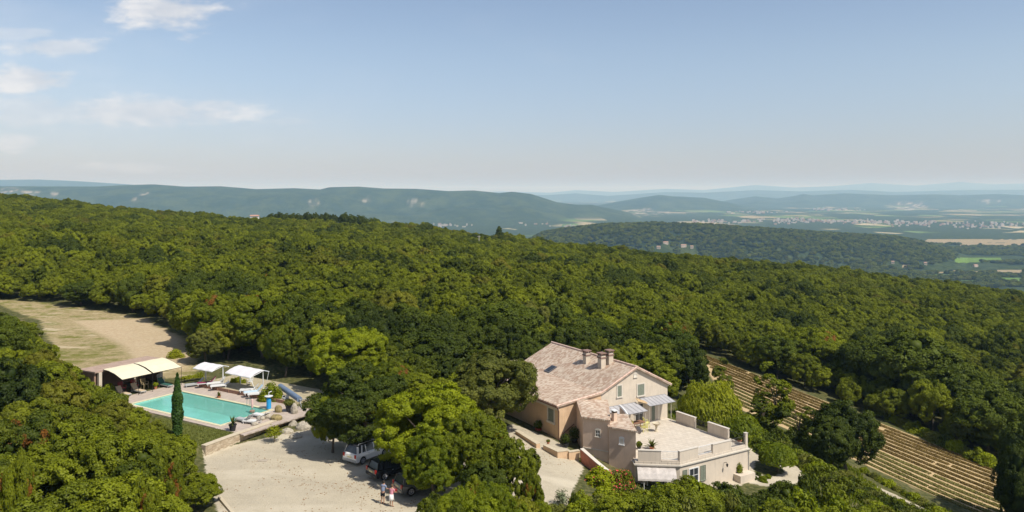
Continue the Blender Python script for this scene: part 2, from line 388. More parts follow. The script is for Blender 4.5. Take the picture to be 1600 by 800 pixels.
def H(X, Y):
    X = np.asarray(X, float); Y = np.asarray(Y, float)
    px = 800 + X/np.maximum(Y, 5)*F; pc = np.clip(px, -700, 2500)
    d = dcrest(pc); zn = near_h(X, np.minimum(Y, d*1.0+0*Y)) if False else near_h(X*np.minimum(1, d/np.maximum(Y, 1)), np.minimum(Y, d))
    zf = far_h(X, Y)
    k = np.clip((Y-d)/900, 0, 1); k = 1-(1-k)**1.7; k = k*np.clip((Y-d)/120, 0, 1)**.6
    z = zn*(1-k)+zf*k
    e = np.clip(sdist(TERR, X, Y)/.5+.5, 0, 1); z = z*(1-e)+.93*e
    z = np.where(inside(POOLR, X, Y), -1.1, z)
    return z
def Hs(x, y): return float(H(np.array([x]), np.array([y]))[0])

# surface masks (world polygons)
PARK = [at(318,712,0), at(370,697,0), at(440,682,0), at(500,672,0), at(600,690,0), at(700,700,-.2), at(760,680,-.5), at(800,662,-.7), at(872,690,-1), at(905,712,-1.4),
        at(912,735,-1.7), at(900,765,-1.6), at(880,812,-1.3), at(820,900,-.9), at(600,1050,0), at(380,1000,0), at(340,800,0), at(322,740,0)]
CLEAR = [at(60,500,2), at(90,488,2), at(200,492,1.8), at(290,530,1.5), at(312,566,1.4), at(300,585,1.2), at(260,590,1.1), at(150,590,1.1), at(90,575,1.2), at(75,530,1.5)]
CLEAR2 = [at(-20,476,2.3), at(50,476,2.3), at(110,480,2.2), at(200,492,1.8), at(90,510,2), at(20,490,2)]
DIRT = [at(110,500,2), at(230,497,1.8), at(285,530,1.5), at(300,560,1.4), at(290,575,1.3), at(215,572,1.3), at(190,540,1.4), at(150,520,1.6)]
FIELD = [(33.5,147), (66.5,100.5), (60,78), (31,112)]
PATIO = [at(1175,700,-4.2), at(1250,716,-4.6), at(1275,745,-5), at(1225,772,-4.8), at(1165,758,-4.3), at(1140,770,-4.2), at(1100,760,-4.1), at(1160,740,-4.2)]
PATHP = [at(1318,728,-7.6), at(1400,764,-9), at(1480,803,-10), at(1500,830,-10.5), at(1455,815,-10), at(1385,775,-9), at(1310,738,-7.6)]
LAWN = [at(300,664,1), at(352,672,1), at(370,677,1), at(320,696,1), at(270,690,1), at(230,650,1), at(262,655,1)]
ISLE = [at(1180,725,-4.3), at(1215,724,-4.5), at(1228,740,-4.6), at(1205,752,-4.6), at(1178,745,-4.4)]

FIELDS = [(1445,1640,374,379.5,1),(1500,1620,380,384,1),(1494,1566,403,410,-1),(1425,1545,423,427,.6),(1440,1512,429,433,-.6),(1555,1600,421,430,.8),(1380,1420,413,415.5,.7),(1560,1600,434,442,-.7),(1250,1282,398,402,.7),(1310,1350,403,407,-.7),(1470,1530,438,444,-.5)]
def fields_mask(px, yim, Yr, Zr):
    f = np.zeros(len(Yr)); wob = (fbm(px/14, yim/3, 61)-.5)
    for (x0, x1, y0, y1, v) in FIELDS:
        k = (px+wob*14 > x0) & (px+wob*14 < x1) & (yim+wob*1.5 > y0) & (yim+wob*1.5 < y1) & (Yr > 900) & (Yr < 3800)
        f = np.where(k, v, f)
    return f
def build_ground():
    az = np.concatenate([np.linspace(-80, -40, 50)[:-1], np.linspace(-40, 40, 560), np.linspace(40, 80, 50)[1:]])
    rr = np.concatenate([np.linspace(2, 40, 20)[:-1], np.linspace(40, 110, 200)[:-1], np.geomspace(110, 600, 190)[:-1], np.geomspace(600, 45000, 330)])
    A, D = np.meshgrid(np.tan(np.radians(az)), rr)
    X = A*D; Y = D.copy()
    Z = H(X, Y)
    V = np.stack([X, Y, Z], -1).reshape(-1, 3); nr, nc = X.shape
    i = np.arange(nr-1)[:, None]*nc+np.arange(nc-1)[None]; i = i.ravel()
    Fq = np.stack([i, i+1, i+nc+1, i+nc], 1)
    def m(poly, k=1.0): return np.clip(sdist(poly, X, Y), -3, 3).ravel()
    pk = np.maximum(m(PARK), m(PATIO)); pk = np.minimum(pk, -m(ISLE)); pk = np.maximum(pk, m(PATHP)-.3)
    cl = np.maximum(m(CLEAR), m(CLEAR2)); px = (800+X/Y*F).ravel(); yim = (HY+(CZ-Z)*F/Y).ravel(); Yr = Y.ravel()
    far = np.clip((Yr-450)/500, 0, 1)
    hill = np.clip((Z.ravel()-PLAIN-9)/14, 0, 1)
    rock = np.zeros(len(Yr))
    for (cx, cy, rx, ry, dm, k) in ((1418,322,28,6,12000,1), (1545,314,18,2.5,12000,.8), (1003,331,16,6,9300,.7),(1035,333,18,4,9300,.5), (15,297,18,4,6000,1), (45,302,18,3,6000,.8), (490,317,9,5,6000,.6), (572,313,9,4,6000,.5), (648,317,14,4,6000,.5), (225,303,8,2,6000,.8), (212,313,5,2,5000,.7), (85,304,7,2,5000,.6)):
        e = ((px-cx)/rx)**2+((yim-cy)/ry)**2
        rock = np.maximum(rock, np.where((Yr > dm*.55) & (Yr < dm*1.4), np.clip(1.5-e, 0, 1)*k*np.where(fbm(px/5, yim/1.2, 71) > .48, .85, .1), 0))
    fc = np.zeros(len(Yr)); fld_ = fields_mask(px, yim, Yr, Z.ravel())
    fc = fld_
    bare = np.zeros(len(Yr))
    for (cx, cy, rx, ry) in ((1052, 455, 5, 12), (1265, 452, 14, 3)):
        bare = np.maximum(bare, np.where((Yr > 120) & (Yr < 420), np.clip(1.4-((px-cx)/rx)**2-((yim-cy)/ry)**2, 0, 1), 0))
    me = np_mesh('ground', V, Fq, ground_mat(), {'paved': pk, 'clear': cl, 'dirt': m(DIRT), 'field': m(FIELD), 'lawn': m(LAWN), 'far': far, 'hill': hill, 'rock': rock, 'bare': bare, 'fc': fc, 'open': np.clip((Yr-3000)/400, 0, 1)}, smooth=True)
    tag(link_me('ground', me), kind='structure')
def ground_mat():
    m = bpy.data.materials.new('ground'); m.use_nodes = True; t = NT(m.node_tree); b = m.node_tree.nodes['Principled BSDF']
    P = t.node('ShaderNodeNewGeometry').outputs['Position']
    A = lambda n: t.node('ShaderNodeAttribute', attribute_name=n).outputs['Fac']
    n1 = t.noise(P, .35, 5, .6); n2 = t.noise(P, 2.2, 5, .65); n3 = t.noise(P, .08, 4, .6); n4 = t.noise(P, 9.0, 4, .7)
    # forest floor / scrub grass
    c = t.mix(t.ramp(n2, .35, .7), (.050, .058, .018), (.135, .125, .050))
    c = t.mix(t.ramp(n1, .55, .75), c, (.21, .17, .09))
    # clearing: dry grass in patches over pale earth
    dg = t.mix(t.ramp(n2, .35, .65), (.25, .20, .10), (.36, .29, .16))
    gr = t.mix(t.ramp(n4, .3, .7), (.10, .11, .02), (.19, .18, .045))
    dg = t.mix(t.ramp(n1, .44, .66), dg, gr)
    mp = t.node('ShaderNodeMapping', inp={'Scale': (.18, .55, 1), 'Rotation': (0, 0, .45)}); t.l.new(P, mp.inputs[0])
    st = t.noise(mp.outputs[0], 1.0, 6, .65)
    dg = t.mix(t.ramp(st, .55, .68, 0, .9), dg, (.50, .41, .28))
    e = lambda a, k=1.2: t.math('ADD', A(a), t.math('MULTIPLY', t.math('SUBTRACT', n1, .5), k*3))
    c = t.mix(t.ramp(e('clear'), -.3, .5), c, dg)
    c = t.mix(t.math('MULTIPLY', t.ramp(e('dirt'), -.8, 1.2), .9), c, t.mix(t.ramp(n2, .3, .7), (.40, .30, .185), (.47, .38, .25)))
    # gravel
    v = t.node('ShaderNodeTexVoronoi', inp={'Scale': 14.0}); t.l.new(P, v.inputs[0])
    gv = t.mix(t.ramp(n1, .3, .72), (.49, .43, .315), (.41, .36, .27))
    gv = t.mix(t.ramp(n2, .35, .75, 0, .5), gv, (.49, .44, .335))
    gv = t.mix(t.ramp(n4, .3, .8, 0, .6), gv, (.30, .26, .19))
    gv = t.mix(t.ramp(st, .5, .72, 0, .55), gv, (.31, .27, .20))
    gv = t.mix(t.ramp(n3, .45, .65, 0, .35), gv, (.52, .46, .34))
    ws = t.node('ShaderNodeTexWave', wave_type='RINGS', inp={'Scale': .035, 'Distortion': 3.5, 'Detail': 3.0}); t.l.new(P, ws.inputs[0])
    gv = t.mix(t.math('MULTIPLY', t.ramp(ws.outputs[1], .70, 1.0, 0, .55), t.ramp(n1, .35, .6)), gv, (.56, .50, .38))
    c = t.mix(t.ramp(t.math('ADD', A('paved'), t.math('MULTIPLY', t.math('SUBTRACT', n2, .5), .9)), -.12, .12), c, gv)
    # lavender field earth
    c = t.mix(t.ramp(A('field'), -.3, .3), c, t.mix(t.ramp(n2, .3, .7), (.38, .275, .14), (.47, .35, .19)))
    c = t.mix(t.ramp(A('lawn'), -.15, .15), c, t.mix(t.ramp(n2, .3, .7), (.085, .11, .018), (.15, .165, .03)))
    c = t.mix(A('bare'), c, (.50, .42, .30))
    # valley plain: fields and woods
    m2 = t.node('ShaderNodeMapping', inp={'Scale': (.0028, .0016, 0), 'Rotation': (0, 0, .25)}); t.l.new(P, m2.inputs[0])
    dn = t.noise(m2.outputs[0], 1.3, 3, .5, out=1)
    dv = t.node('ShaderNodeMix', data_type='VECTOR', inp={0: .12}); t.l.new(m2.outputs[0], dv.inputs[4]); t.l.new(dn, dv.inputs[5])
    vo = t.node('ShaderNodeTexVoronoi', inp={'Scale': 2.2, 'Randomness': .9}); t.l.new(dv.outputs[1], vo.inputs[0])
    sp = t.node('ShaderNodeSeparateColor'); t.l.new(vo.outputs['Color'], sp.inputs[0])
    wood = t.mix(t.ramp(t.noise(P, .035, 6, .75), .35, .65), (.016, .030, .010), (.055, .075, .020))
    fld = t.mix(t.ramp(sp.outputs[1], .3, .6), (.34, .28, .15), (.13, .19, .045))
    fld = t.mix(t.ramp(sp.outputs[2], .75, .8), fld, (.42, .36, .22))
    big = t.noise(P, .0011, 3, .55)
    FC = A('fc')
    isf = t.math('MULTIPLY', t.ramp(sp.outputs[0], .60, .64), t.math('MULTIPLY', t.ramp(big, .44, .54), A('open')))
    pl = t.mix(isf, wood, fld)
    pl = t.mix(A('hill'), pl, wood)
    hillc = t.mix(t.ramp(t.noise(P, .006, 6, .7), .4, .62), (.020, .036, .014), (.068, .085, .030))
    pl = t.mix(t.math('MULTIPLY', A('hill'), .6), pl, hillc)
    pl = t.mix(t.math('MULTIPLY', A('rock'), t.ramp(t.noise(P, .004, 5, .7), .35, .6)), pl, (.55, .47, .38))
    pl = t.mix(t.ramp(FC, .2, .5), pl, (.30, .235, .13)); pl = t.mix(t.ramp(FC, -.2, -.5), pl, (.12, .20, .035))
    c = t.mix(A('far'), c, pl)
    t.l.new(c, b.inputs['Base Color']); b.inputs['Roughness'].default_value = .95; b.inputs['Specular IOR Level'].default_value = .1
    near = t.math('SUBTRACT', 1, A('far'))
    bp = t.node('ShaderNodeBump', inp={'Strength': .5, 'Distance': .05, 'Height': t.math('ADD', n4, n2)}); t.l.new(near, bp.inputs['Strength'])
    bp2 = t.node('ShaderNodeBump', inp={'Distance': 12.0, 'Height': t.noise(P, .02, 6, .7)}); t.l.new(A('far'), bp2.inputs['Strength']); t.l.new(bp.outputs[0], bp2.inputs['Normal'])
    t.l.new(bp2.outputs[0], b.inputs['Normal'])
    return m
build_ground()

# air: one closed box of even haze round everything
hb = MB().box(-60000, 60000, -400, 48000, -182, 330).build('haze', None or mat('haze_tmp', (1, 1, 1)))
hb.data.materials.clear()
hm = bpy.data.materials.new('haze_air'); hm.use_nodes = True; t = NT(hm.node_tree); t.n.clear()
pv = t.node('ShaderNodeVolumePrincipled', inp={'Color': (.42, .70, 1.0, 1), 'Absorption Color': (1, 1, 1, 1), 'Density': HAZE_DENSITY, 'Anisotropy': 0.0})
oo = t.node('ShaderNodeOutputMaterial'); t.l.new(pv.outputs[0], oo.inputs[1]); hb.data.materials.append(hm)
tag(hb, 'pale summer haze that fades the far hills to blue', 'haze', kind='stuff')
# ------------------------------------------------------------------ foliage meshes
def leaf_quads(Pc, N, size, aspect=1.6):
    """one bent-free quad per leaf centre Pc (n,3) facing roughly N with scatter"""
    n = len(Pc); N = N + rng.normal(0, .55, (n, 3)); N /= np.linalg.norm(N, axis=1, keepdims=True)+1e-9
    a = rng.normal(size=(n, 3)); a -= (a*N).sum(1, keepdims=True)*N; a /= np.linalg.norm(a, axis=1, keepdims=True)+1e-9
    b = np.cross(N, a); s = (size*rng.uniform(.6, 1.35, n))[:, None]
    a = a*s*.5*aspect; b = b*s*.5
    V = np.stack([Pc-a, Pc-b*.9+a*.1, Pc+a, Pc+b*.9+a*.1], 1).reshape(-1, 3)
    return V, np.arange(n*4).reshape(n, 4)
def sph(n):
    v = rng.normal(size=(n, 3)); return v/np.linalg.norm(v, axis=1, keepdims=True)
def crown_mesh(name, rx, rz, zc, mats, lobes=26, clumps=9, leaves=30, leaf=.2, lobe_r=.34, clump_r=.13, brown=0, skirt=-.55, core=True, fill=.0, shape='dome', holes=0.0):
    """crown of lobes, each lobe of clumps, each clump of leaves; radius rx, half height rz, centre height zc"""
    u = sph(lobes*3); u = u[u[:, 2] > skirt][:lobes]
    k = rng.uniform(.50, .80, len(u)); 
    if fill: k = np.where(rng.random(len(u)) < fill, k*.4, k)
    S = np.array([rx, rx, rz])
    L = u*k[:, None]*S
    if shape == 'cone':
        zt = (L[:, 2]/rz+1)/2; f = np.clip(1.05-zt, .1, 1); L[:, 0] *= f*1.2; L[:, 1] *= f*1.2
    lr = lobe_r*rng.uniform(.75, 1.3, len(L))
    if shape == 'cone': lr = lr*np.clip(1.15-(L[:, 2]/rz+1)/2, .35, 1)
    PV = []; PN = []; TI = []; MI = []
    browns = set(rng.choice(len(L), brown, replace=False).tolist()) if brown else ()
    for i in range(len(L)):
        if rng.random() < holes: continue
        d = sph(clumps*2); o = L[i]/S; o = o/(np.linalg.norm(o)+1e-6); o = o+np.array([0, 0, .35])
        d = d[(d@o) > -.35][:clumps]
        cc = L[i] + d*lr[i]*rx*np.array([1, 1, .85])
        lt = rng.uniform(0, .6)
        for c, dd in zip(cc, d):
            q = sph(leaves); q = np.where((q@dd)[:, None] < -.2, -q, q)
            cr = clump_r*rx*rng.uniform(.7, 1.3)
            rad = cr*rng.uniform(.55, 1.12, (leaves, 1))
            p = c + q*rad*np.array([1, 1, .8])
            PV.append(p); PN.append(q*.7+dd*.5+np.array([0, 0, .35])); TI.append(np.clip(lt+rng.uniform(0, .4)+rng.normal(0, .08, leaves), 0, 1))
            MI.append(np.full(leaves, 1 if i in browns and rng.random() < .8 else 0))
    P = np.concatenate(PV); N = np.concatenate(PN); ti = np.concatenate(TI); mi = np.concatenate(MI)
    P[:, 2] += zc
    V, Fq = leaf_quads(P, N, leaf)
    if core:
        # leafy inner masses so that the crown is not see-through where it is dense
        for i in range(len(L)):
            th = np.linspace(0, 2*np.pi, 9)[:-1]; ph = np.linspace(-1.2, 1.2, 5); r = lr[i]*rx*.45
            g = np.array([[np.cos(a)*np.cos(b), np.sin(a)*np.cos(b), np.sin(b)] for b in ph for a in th])
            g = g*r*(1+rng.normal(0, .16, (len(g), 1))) + L[i]+np.array([0, 0, zc]); k0 = len(V)
            ff = np.array([[k0+b*8+a, k0+b*8+(a+1) % 8, k0+(b+1)*8+(a+1) % 8, k0+(b+1)*8+a] for b in range(4) for a in range(8)])
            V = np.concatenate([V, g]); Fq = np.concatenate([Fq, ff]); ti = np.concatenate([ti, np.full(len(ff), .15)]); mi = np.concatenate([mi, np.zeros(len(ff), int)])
    return np_mesh(name, V, Fq, [MATS[x] for x in mats], {'tint': ti}, mi)
def trunk_mesh(name, h, r, spread, n=5, lean=.1):
    b = MB(); top = Vector((rnd.uniform(-lean, lean)*h, rnd.uniform(-lean, lean)*h, h*.5))
    b.tube([(0, 0, -.4), (0, 0, .3), top*.55, top], [r*1.35, r, r*.85, r*.65], 7)
    for k in range(n):
        a = 2*math.pi*k/n+rnd.uniform(-.4, .4); s = spread*rnd.uniform(.6, 1)
        p0 = top*rnd.uniform(.6, 1.0); p2 = Vector((math.cos(a)*s, math.sin(a)*s, h*rnd.uniform(.7, .95)))
        b.tube([p0, (p0+p2)*.5+Vector((0, 0, .1*h)), p2], [r*.5, r*.35, r*.12], 5)
    me = bpy.data.meshes.new(name); me.from_pydata(b.v, [], b.f); me.materials.append(BARK); me.update(); return me
def place_tree(x, y, crown, trunk, s=1.0, sz=None, rz=None, label='', cat='tree', group=None, name='oak_tree', z=None, crown_name='crown', dz=0.0):
    e = empty(name, (x, y, (Hs(x, y) if z is None else z)+dz), rnd.uniform(0, 6.28) if rz is None else rz, label, cat, group)
    e.scale = (s, s, sz or s)
    link_me(crown_name, crown, e)
    if trunk: link_me('trunk', trunk, e)
    return e

# oak variants for the wood: radius ~2.9 m, height ~6 m at scale 1
OAK = []; OAKT = []
for k in range(8):
    rx = rnd.uniform(2.6, 3.1)
    OAK.append(crown_mesh('oak_crown', rx, rnd.uniform(2.1, 2.7), 3.3, ('oak_leaf', 'brown_leaf'), lobes=rnd.choice((24, 28, 32)), clumps=15, leaves=100,
                          leaf=.115, lobe_r=rnd.uniform(.22, .30), clump_r=rnd.uniform(.10, .125), brown=(6 if k == 3 else 0), skirt=-.6))
    OAKT.append(trunk_mesh('oak_trunk', 4.5, .16, 1.6))
DARK = [crown_mesh('dark_crown', 2.9, 2.9, 3.6, ('dark_leaf',), lobes=34, clumps=15, leaves=100, leaf=.115, lobe_r=.3, clump_r=.125, skirt=-.8) for k in range(2)]
LIGHT = [crown_mesh('light_crown', 4.6, 3.7, 4.6, ('light_leaf',), lobes=46, clumps=22, leaves=110, leaf=.115, lobe_r=.25, clump_r=.085, skirt=-.75) for k in range(2)]
OLIVE = [crown_mesh('olive_crown', 4.2, 3.6, 4.3, ('olive_leaf',), lobes=46, clumps=22, leaves=110, leaf=.11, lobe_r=.24, clump_r=.085, skirt=-.75)]
BIGOAK = [crown_mesh('big_oak_crown', 4.4, 3.8, 4.6, ('green_leaf', 'brown_leaf'), lobes=46, clumps=22, leaves=110, leaf=.115, lobe_r=.24, clump_r=.085, skirt=-.8, brown=b) for b in (1, 0, 3)]
DARKBIG = [crown_mesh('dark_big_crown', 4.4, 3.8, 4.6, ('dark_leaf', 'brown_leaf'), lobes=46, clumps=22, leaves=110, leaf=.115, lobe_r=.24, clump_r=.085, skirt=-.8, brown=2)]
AIRY = [crown_mesh('airy_crown', 1.9, 3.4, 4.0, ('oak_leaf',), lobes=20, clumps=10, leaves=36, leaf=.15, lobe_r=.28, clump_r=.15, skirt=-.95, core=False, holes=.1) for k in range(2)]
CONE = [crown_mesh('conifer_crown', 1.7, 3.9, 4.0, ('dark_leaf',), lobes=44, clumps=9, leaves=40, leaf=.15, lobe_r=.36, clump_r=.16, skirt=-.95, shape='cone')]
BIGT = [trunk_mesh('big_trunk', 6.5, .26, 2.4, 7), trunk_mesh('big_trunk', 6.5, .22, 2.2, 6)]
THINT = trunk_mesh('thin_trunk', 6, .09, .8, 5)

# ---- notable trees, each seen on its own in the picture: (px, y of the top, ground distance Y, crown width px, height scale kind)
def tree_at(px, ytop, Y, wpx, kind, label, name='oak_tree', cat='tree', group=None, hfix=None, rz=None):
    x = (px-800)/F*Y; g = Hs(x, Y); top = CZ-(ytop-HY)*Y/F; h = top-g
    lib = {'light': (LIGHT, 4.7, 8.5), 'olive': (OLIVE, 4.3, 8.1), 'big': (BIGOAK[:2], 4.5, 8.6), 'bigbrown': (BIGOAK[2:], 4.5, 8.6), 'darkbig': (DARKBIG, 4.4, 8.6), 'dark': (DARK, 3.0, 6.7), 'oak': ([m for i, m in enumerate(OAK) if i != 3], 3.0, 5.9), 'red': ([OAK[3]], 3.0, 5.9),
           'airy': (AIRY, 2.0, 7.6), 'cone': (CONE, 1.9, 8.0)}[kind]
    cr = rnd.choice(lib[0]); s = (wpx*Y/F/2)/lib[1]; sz = max(h, 1.2)/lib[2]
    tr = THINT if kind in ('airy', 'cone') else (rnd.choice(BIGT) if kind in ('light', 'olive', 'big', 'bigbrown', 'darkbig') else rnd.choice(OAKT))
    EXPL.append((x, Y, wpx*Y/F/2*.8))
    return place_tree(x, Y, cr, tr, s, sz, rz=rz, label=label, name=name, cat=cat, group=group, z=g)
EXPL = []
tree_at(672, 601, 66.5, 178, 'light', 'big bright green tree whose crown shades the parked cars', 'broadleaf_tree')
tree_at(678, 672, 61.8, 104, 'light', 'low bright leafy tree hiding the bonnet of the dark grey car', 'broadleaf_tree')
tree_at(745, 640, 62.5, 120, 'bigbrown', 'oak with a red brown dead branch between the big bright tree and the drive')
for k_, (a_, b_, c_, d_) in enumerate(((672, 778, 50.5, 70), (712, 764, 51, 96), (765, 756, 51.5, 100), (815, 764, 51.5, 84), (842, 783, 52, 60), (745, 778, 47, 120), (700, 790, 46, 90), (800, 785, 47.5, 90))):
    tree_at(a_, b_, c_, d_, 'light' if k_ % 3 else 'oak', 'leafy tree top rising from the bottom edge below the bright tree', 'broadleaf_tree', group='tree tops along the bottom edge left of the drive')
for a_, b_, c_, d_ in ((98, 573, 84, 52), (122, 588, 80, 60), (148, 600, 79, 50), (175, 617, 76.5, 56), (205, 632, 73, 58), (236, 652, 70, 50)):
    tree_at(a_, b_, c_, d_, 'oak', 'small oak at the upper edge of the near left thicket below the pool house', group='oaks between the pool house and the near left thicket')
for a_, b_, c_, d_, l_ in ((22, 700, 48, 60, 'oak with dry red brown branches near the left edge of the picture'), (262, 698, 56, 58, 'oak with dry red brown branches in the near left thicket opposite the cypress'), (225, 742, 50, 60, 'lower oak with dry red brown branches close to the corner of the gravel'), (832, 728, 57, 44, 'small oak turned red brown beside the pale drive'), (742, 742, 55.5, 50, 'small oak turned red brown above the tree tops of the bottom edge')):
    tree_at(a_, b_, c_, d_, 'red', l_)
tree_at(757, 715, 59.5, 90, 'dark', 'dark shaded oak low beside the red brown dead branch')
tree_at(800, 690, 60.5, 84, 'oak', 'bushy young oak with reddish twigs at the edge of the pale drive')
tree_at(772, 549, 79, 160, 'olive', 'broad olive green tree overhanging the left corner of the farmhouse roof', 'broadleaf_tree')
tree_at(560, 566, 73.5, 165, 'darkbig', 'dark full oak behind the white car at the back of the car park')
tree_at(520, 610, 72.5, 70, 'big', 'low leafy oak at the top edge of the car park beside the rock wall')
tree_at(543, 511, 92, 130, 'light', 'yellow green tree rising behind the car park oaks', 'broadleaf_tree')
tree_at(668, 506, 97, 126, 'dark', 'dark round oak between the yellow green tree and the farmhouse')
tree_at(615, 560, 86, 92, 'big', 'mid green oak in the gap behind the big bright tree')
tree_at(785, 463, 118, 130, 'dark', 'very dark round tree rising behind the ridge of the farmhouse roof')
tree_at(830, 470, 121, 70, 'olive', 'pale rimmed oak beside the very dark round tree', 'broadleaf_tree')
tree_at(1030, 489, 113, 130, 'big', 'large mid green tree right behind the gable of the farmhouse')
tree_at(975, 512, 121, 80, 'big', 'green oak behind the three chimneys')
tree_at(1075, 530, 107, 70, 'dark', 'dark oak between the gable and the bamboo')
tree_at(1128, 553, 108, 40, 'airy', 'slim dark tree at the top corner of the lavender field', 'young_tree')
tree_at(1028, 484, 150, 36, 'oak', 'small pale dry topped tree poking above the large one behind the gable')
tree_at(1208, 556, 101, 62, 'airy', 'tall airy young tree standing in front of the upper lavender rows', 'young_tree')
tree_at(1243, 618, 96, 66, 'airy', 'bushy thin tree beside the airy young one', 'young_tree')
tree_at(1195, 608, 99, 55, 'airy', 'small airy tree just behind the bamboo clump', 'young_tree')
tree_at(1322, 617, 90, 104, 'dark', 'round dark tree on the lower edge of the lavender field')
tree_at(1300, 650, 86, 70, 'dark', 'low dark oak tucked against the round dark tree')
tree_at(1425, 512, 126, 150, 'dark', 'tall very dark oak standing behind the lavender field')
tree_at(1350, 520, 132, 90, 'dark', 'dark broad oak left of the tall very dark one')
tree_at(1500, 560, 118, 120, 'dark', 'dark spreading oak above the lower end of the lavender field')
tree_at(1458, 588, 116, 70, 'oak', 'yellowish small oak in front of the tall very dark one', 'broadleaf_tree')
tree_at(1545, 600, 108, 110, 'dark', 'shaded oak by the lower right corner of the lavender field')
tree_at(1615, 640, 84, 100, 'dark', 'dark oak cut by the right edge of the picture')
tree_at(1600, 690, 76, 80, 'dark', 'near dark oak in the lower right corner')
tree_at(1275, 505, 140, 110, 'big', 'sunlit oak on the upper bank of the lavender field')
tree_at(1215, 520, 138, 80, 'dark', 'dark oak at the head of the lavender rows')
tree_at(300, 455, 116, 70, 'oak', 'leafy oak at the right end of the clearing')
tree_at(345, 448, 112, 95, 'big', 'full crowned oak behind the white canopies')
tree_at(322, 512, 105, 62, 'olive', 'pale grey green tree at the edge of the orange earth', 'broadleaf_tree')
tree_at(410, 450, 108, 120, 'big', 'large green oak directly behind the sun loungers')
tree_at(478, 470, 103, 80, 'dark', 'dark oak behind the pool cover roller')
tree_at(446, 500, 98, 70, 'big', 'oak with a sunlit top close behind the ivy bush')
tree_at(510, 452, 118, 110, 'big', 'broad fresh green oak behind the yellow green tree')
tree_at(590, 478, 112, 90, 'olive', 'rounded olive tinted oak above the yellow green tree', 'broadleaf_tree')
tree_at(127, 436, 150, 62, 'dark', 'round oak standing alone on the back edge of the clearing')
tree_at(232, 333, 400, 44, 'cone', 'lone dark pine standing up from the left slope', 'pine_tree')
tree_at(780, 349, 420, 20, 'cone', 'dark pine breaking the wooded skyline', 'pine_tree')
for i, (px, yt) in enumerate(((628, 441), (655, 458), (641, 470))):
    tree_at(px, yt, 138-4*i, 26, 'cone', ('tallest of the pointed conifers above the yellow green tree', 'slender conifer right of the tallest pointed one', 'short conifer in front of the two pointed ones')[i], 'conifer', group='pointed conifers in the wood')
for px in range(425, 600, 11):
    tree_at(px+rnd.uniform(-3, 3), 331+max(0, px-520)*.12+rnd.uniform(-2, 2), 455, 17, 'dark', 'dark crowned tree in the row along the wooded skyline', 'skyline_tree', group='row of dark trees on the skyline')

# ---- cypress by the pool
def cypress(px, ytop, ybase, zg, label):
    x, y = at(px, ybase, zg); top = CZ-(ytop-HY)*y/F; h = top-zg; n = 5200
    zt = rng.uniform(0, 1, n)**.9; rad = .47*np.sin(np.pi*np.clip(zt*.86+.14, 0, 1))**.55*(1-zt**5*.7)*(1+.12*np.sin(zt*23)); th = rng.uniform(0, 2*np.pi, n)
    rad = rad*rng.uniform(.72, 1.08, n)
    P = np.stack([np.cos(th)*rad, np.sin(th)*rad, zt*h*.97+.15], 1); N = np.stack([np.cos(th), np.sin(th), np.full(n, .5)], 1)
    V, Fq = leaf_quads(P, N, .13, 2.0)
    me = np_mesh('cypress_crown', V, Fq, MATS['cypress_leaf'], {'tint': rng.uniform(0, .8, n)})
    e = empty('cypress_tree', (x, y, zg), 0, label, 'tree'); link_me('crown', me, e)
    MB().tube([(0, 0, -.3), (0, 0, h*.9)], [.14, .05], 8).build('trunk', BARK, e)
cypress(277, 583, 684, .8, 'slim dark green cypress standing beside the near edge of the pool')

# ---- wood: individual nearest oaks, the rest one mass
FRONT = [(-400,470),(-200,478),(0,492),(30,494),(60,506),(85,548),(110,578),(150,596),(200,624),(235,652),(262,668),(285,676),(305,694),(325,712),(340,742),(345,760),(346,930),(640,930),(655,800),(672,778),(700,768),(760,757),
         (820,766),(850,792),(862,930),(885,930),(893,800),(912,775),(960,780),(1000,762),(1030,750),(1060,744),(1100,746),(1150,770),(1175,772),(1200,762),(1230,738),(1262,722),(1290,735),(1330,770),(1380,795),(1420,830),(1600,900),(1900,900)]
fx = np.array([p[0] for p in FRONT], float); fy = np.array([p[1] for p in FRONT], float)
def zfront(px): return np.interp(px, [-400, 50, 130, 330, 345, 1000, 1250, 1300], [150, 150, 88, 70, 75, 74, 76, 90])
KEEP = [(CLEAR, 1.2), (CLEAR2, .5), (PARK, 1.6), (TERR, 1.8), (FIELD, 2.6), (PATIO, 2.0), (PATHP, 2.0),
        ([(5,82),(-5,98),(6,104),(20,88),(24,77),(15,71),(10,72)], 3.2), ([(17,88),(24,77),(26,66),(58,76),(48,92),(30,112),(33,147),(27,130),(22,104)], .3)]
KEEPB = [(1052,455,9,16),(1265,452,16,7)]
def cand(spacing, y0, y1):
    pts = []
    y = y0
    while y < y1:
        step = spacing(y); half = .74*y+14; x = -half
        while x < half:
            pts.append((x+rnd.uniform(-.36, .36)*step, y+rnd.uniform(-.36, .36)*step)); x += step
        y += step*.88
    return np.array(pts)
P = cand(lambda y: np.interp(y, [30, 120, 500], [3.6, 3.9, 4.4]), 30, 560)
px = 800+P[:, 0]/P[:, 1]*F
ok = (P[:, 1] < dcrest(px)+45)
for poly, mg in KEEP: ok &= sdist(poly, P[:, 0], P[:, 1]) < -mg
for (ex, ey, er) in EXPL: ok &= np.hypot(P[:, 0]-ex, P[:, 1]-ey) > max(1.6, er*.75)
P = P[ok]; px = px[ok]; G = H(P[:, 0], P[:, 1]); n = len(P)
scl = rng.uniform(.62, 1.12, n); hs = scl*rng.uniform(.85, 1.15, n)*np.interp(P[:, 1], [60, 150, 400], [1.05, 1.08, .95])
big = fbm(P[:, 0]/28, P[:, 1]/28, 5); scl = scl*(.82+.4*big); hs = hs*(.66+.72*big)
yb = HY+(CZ-G)*F/P[:, 1]
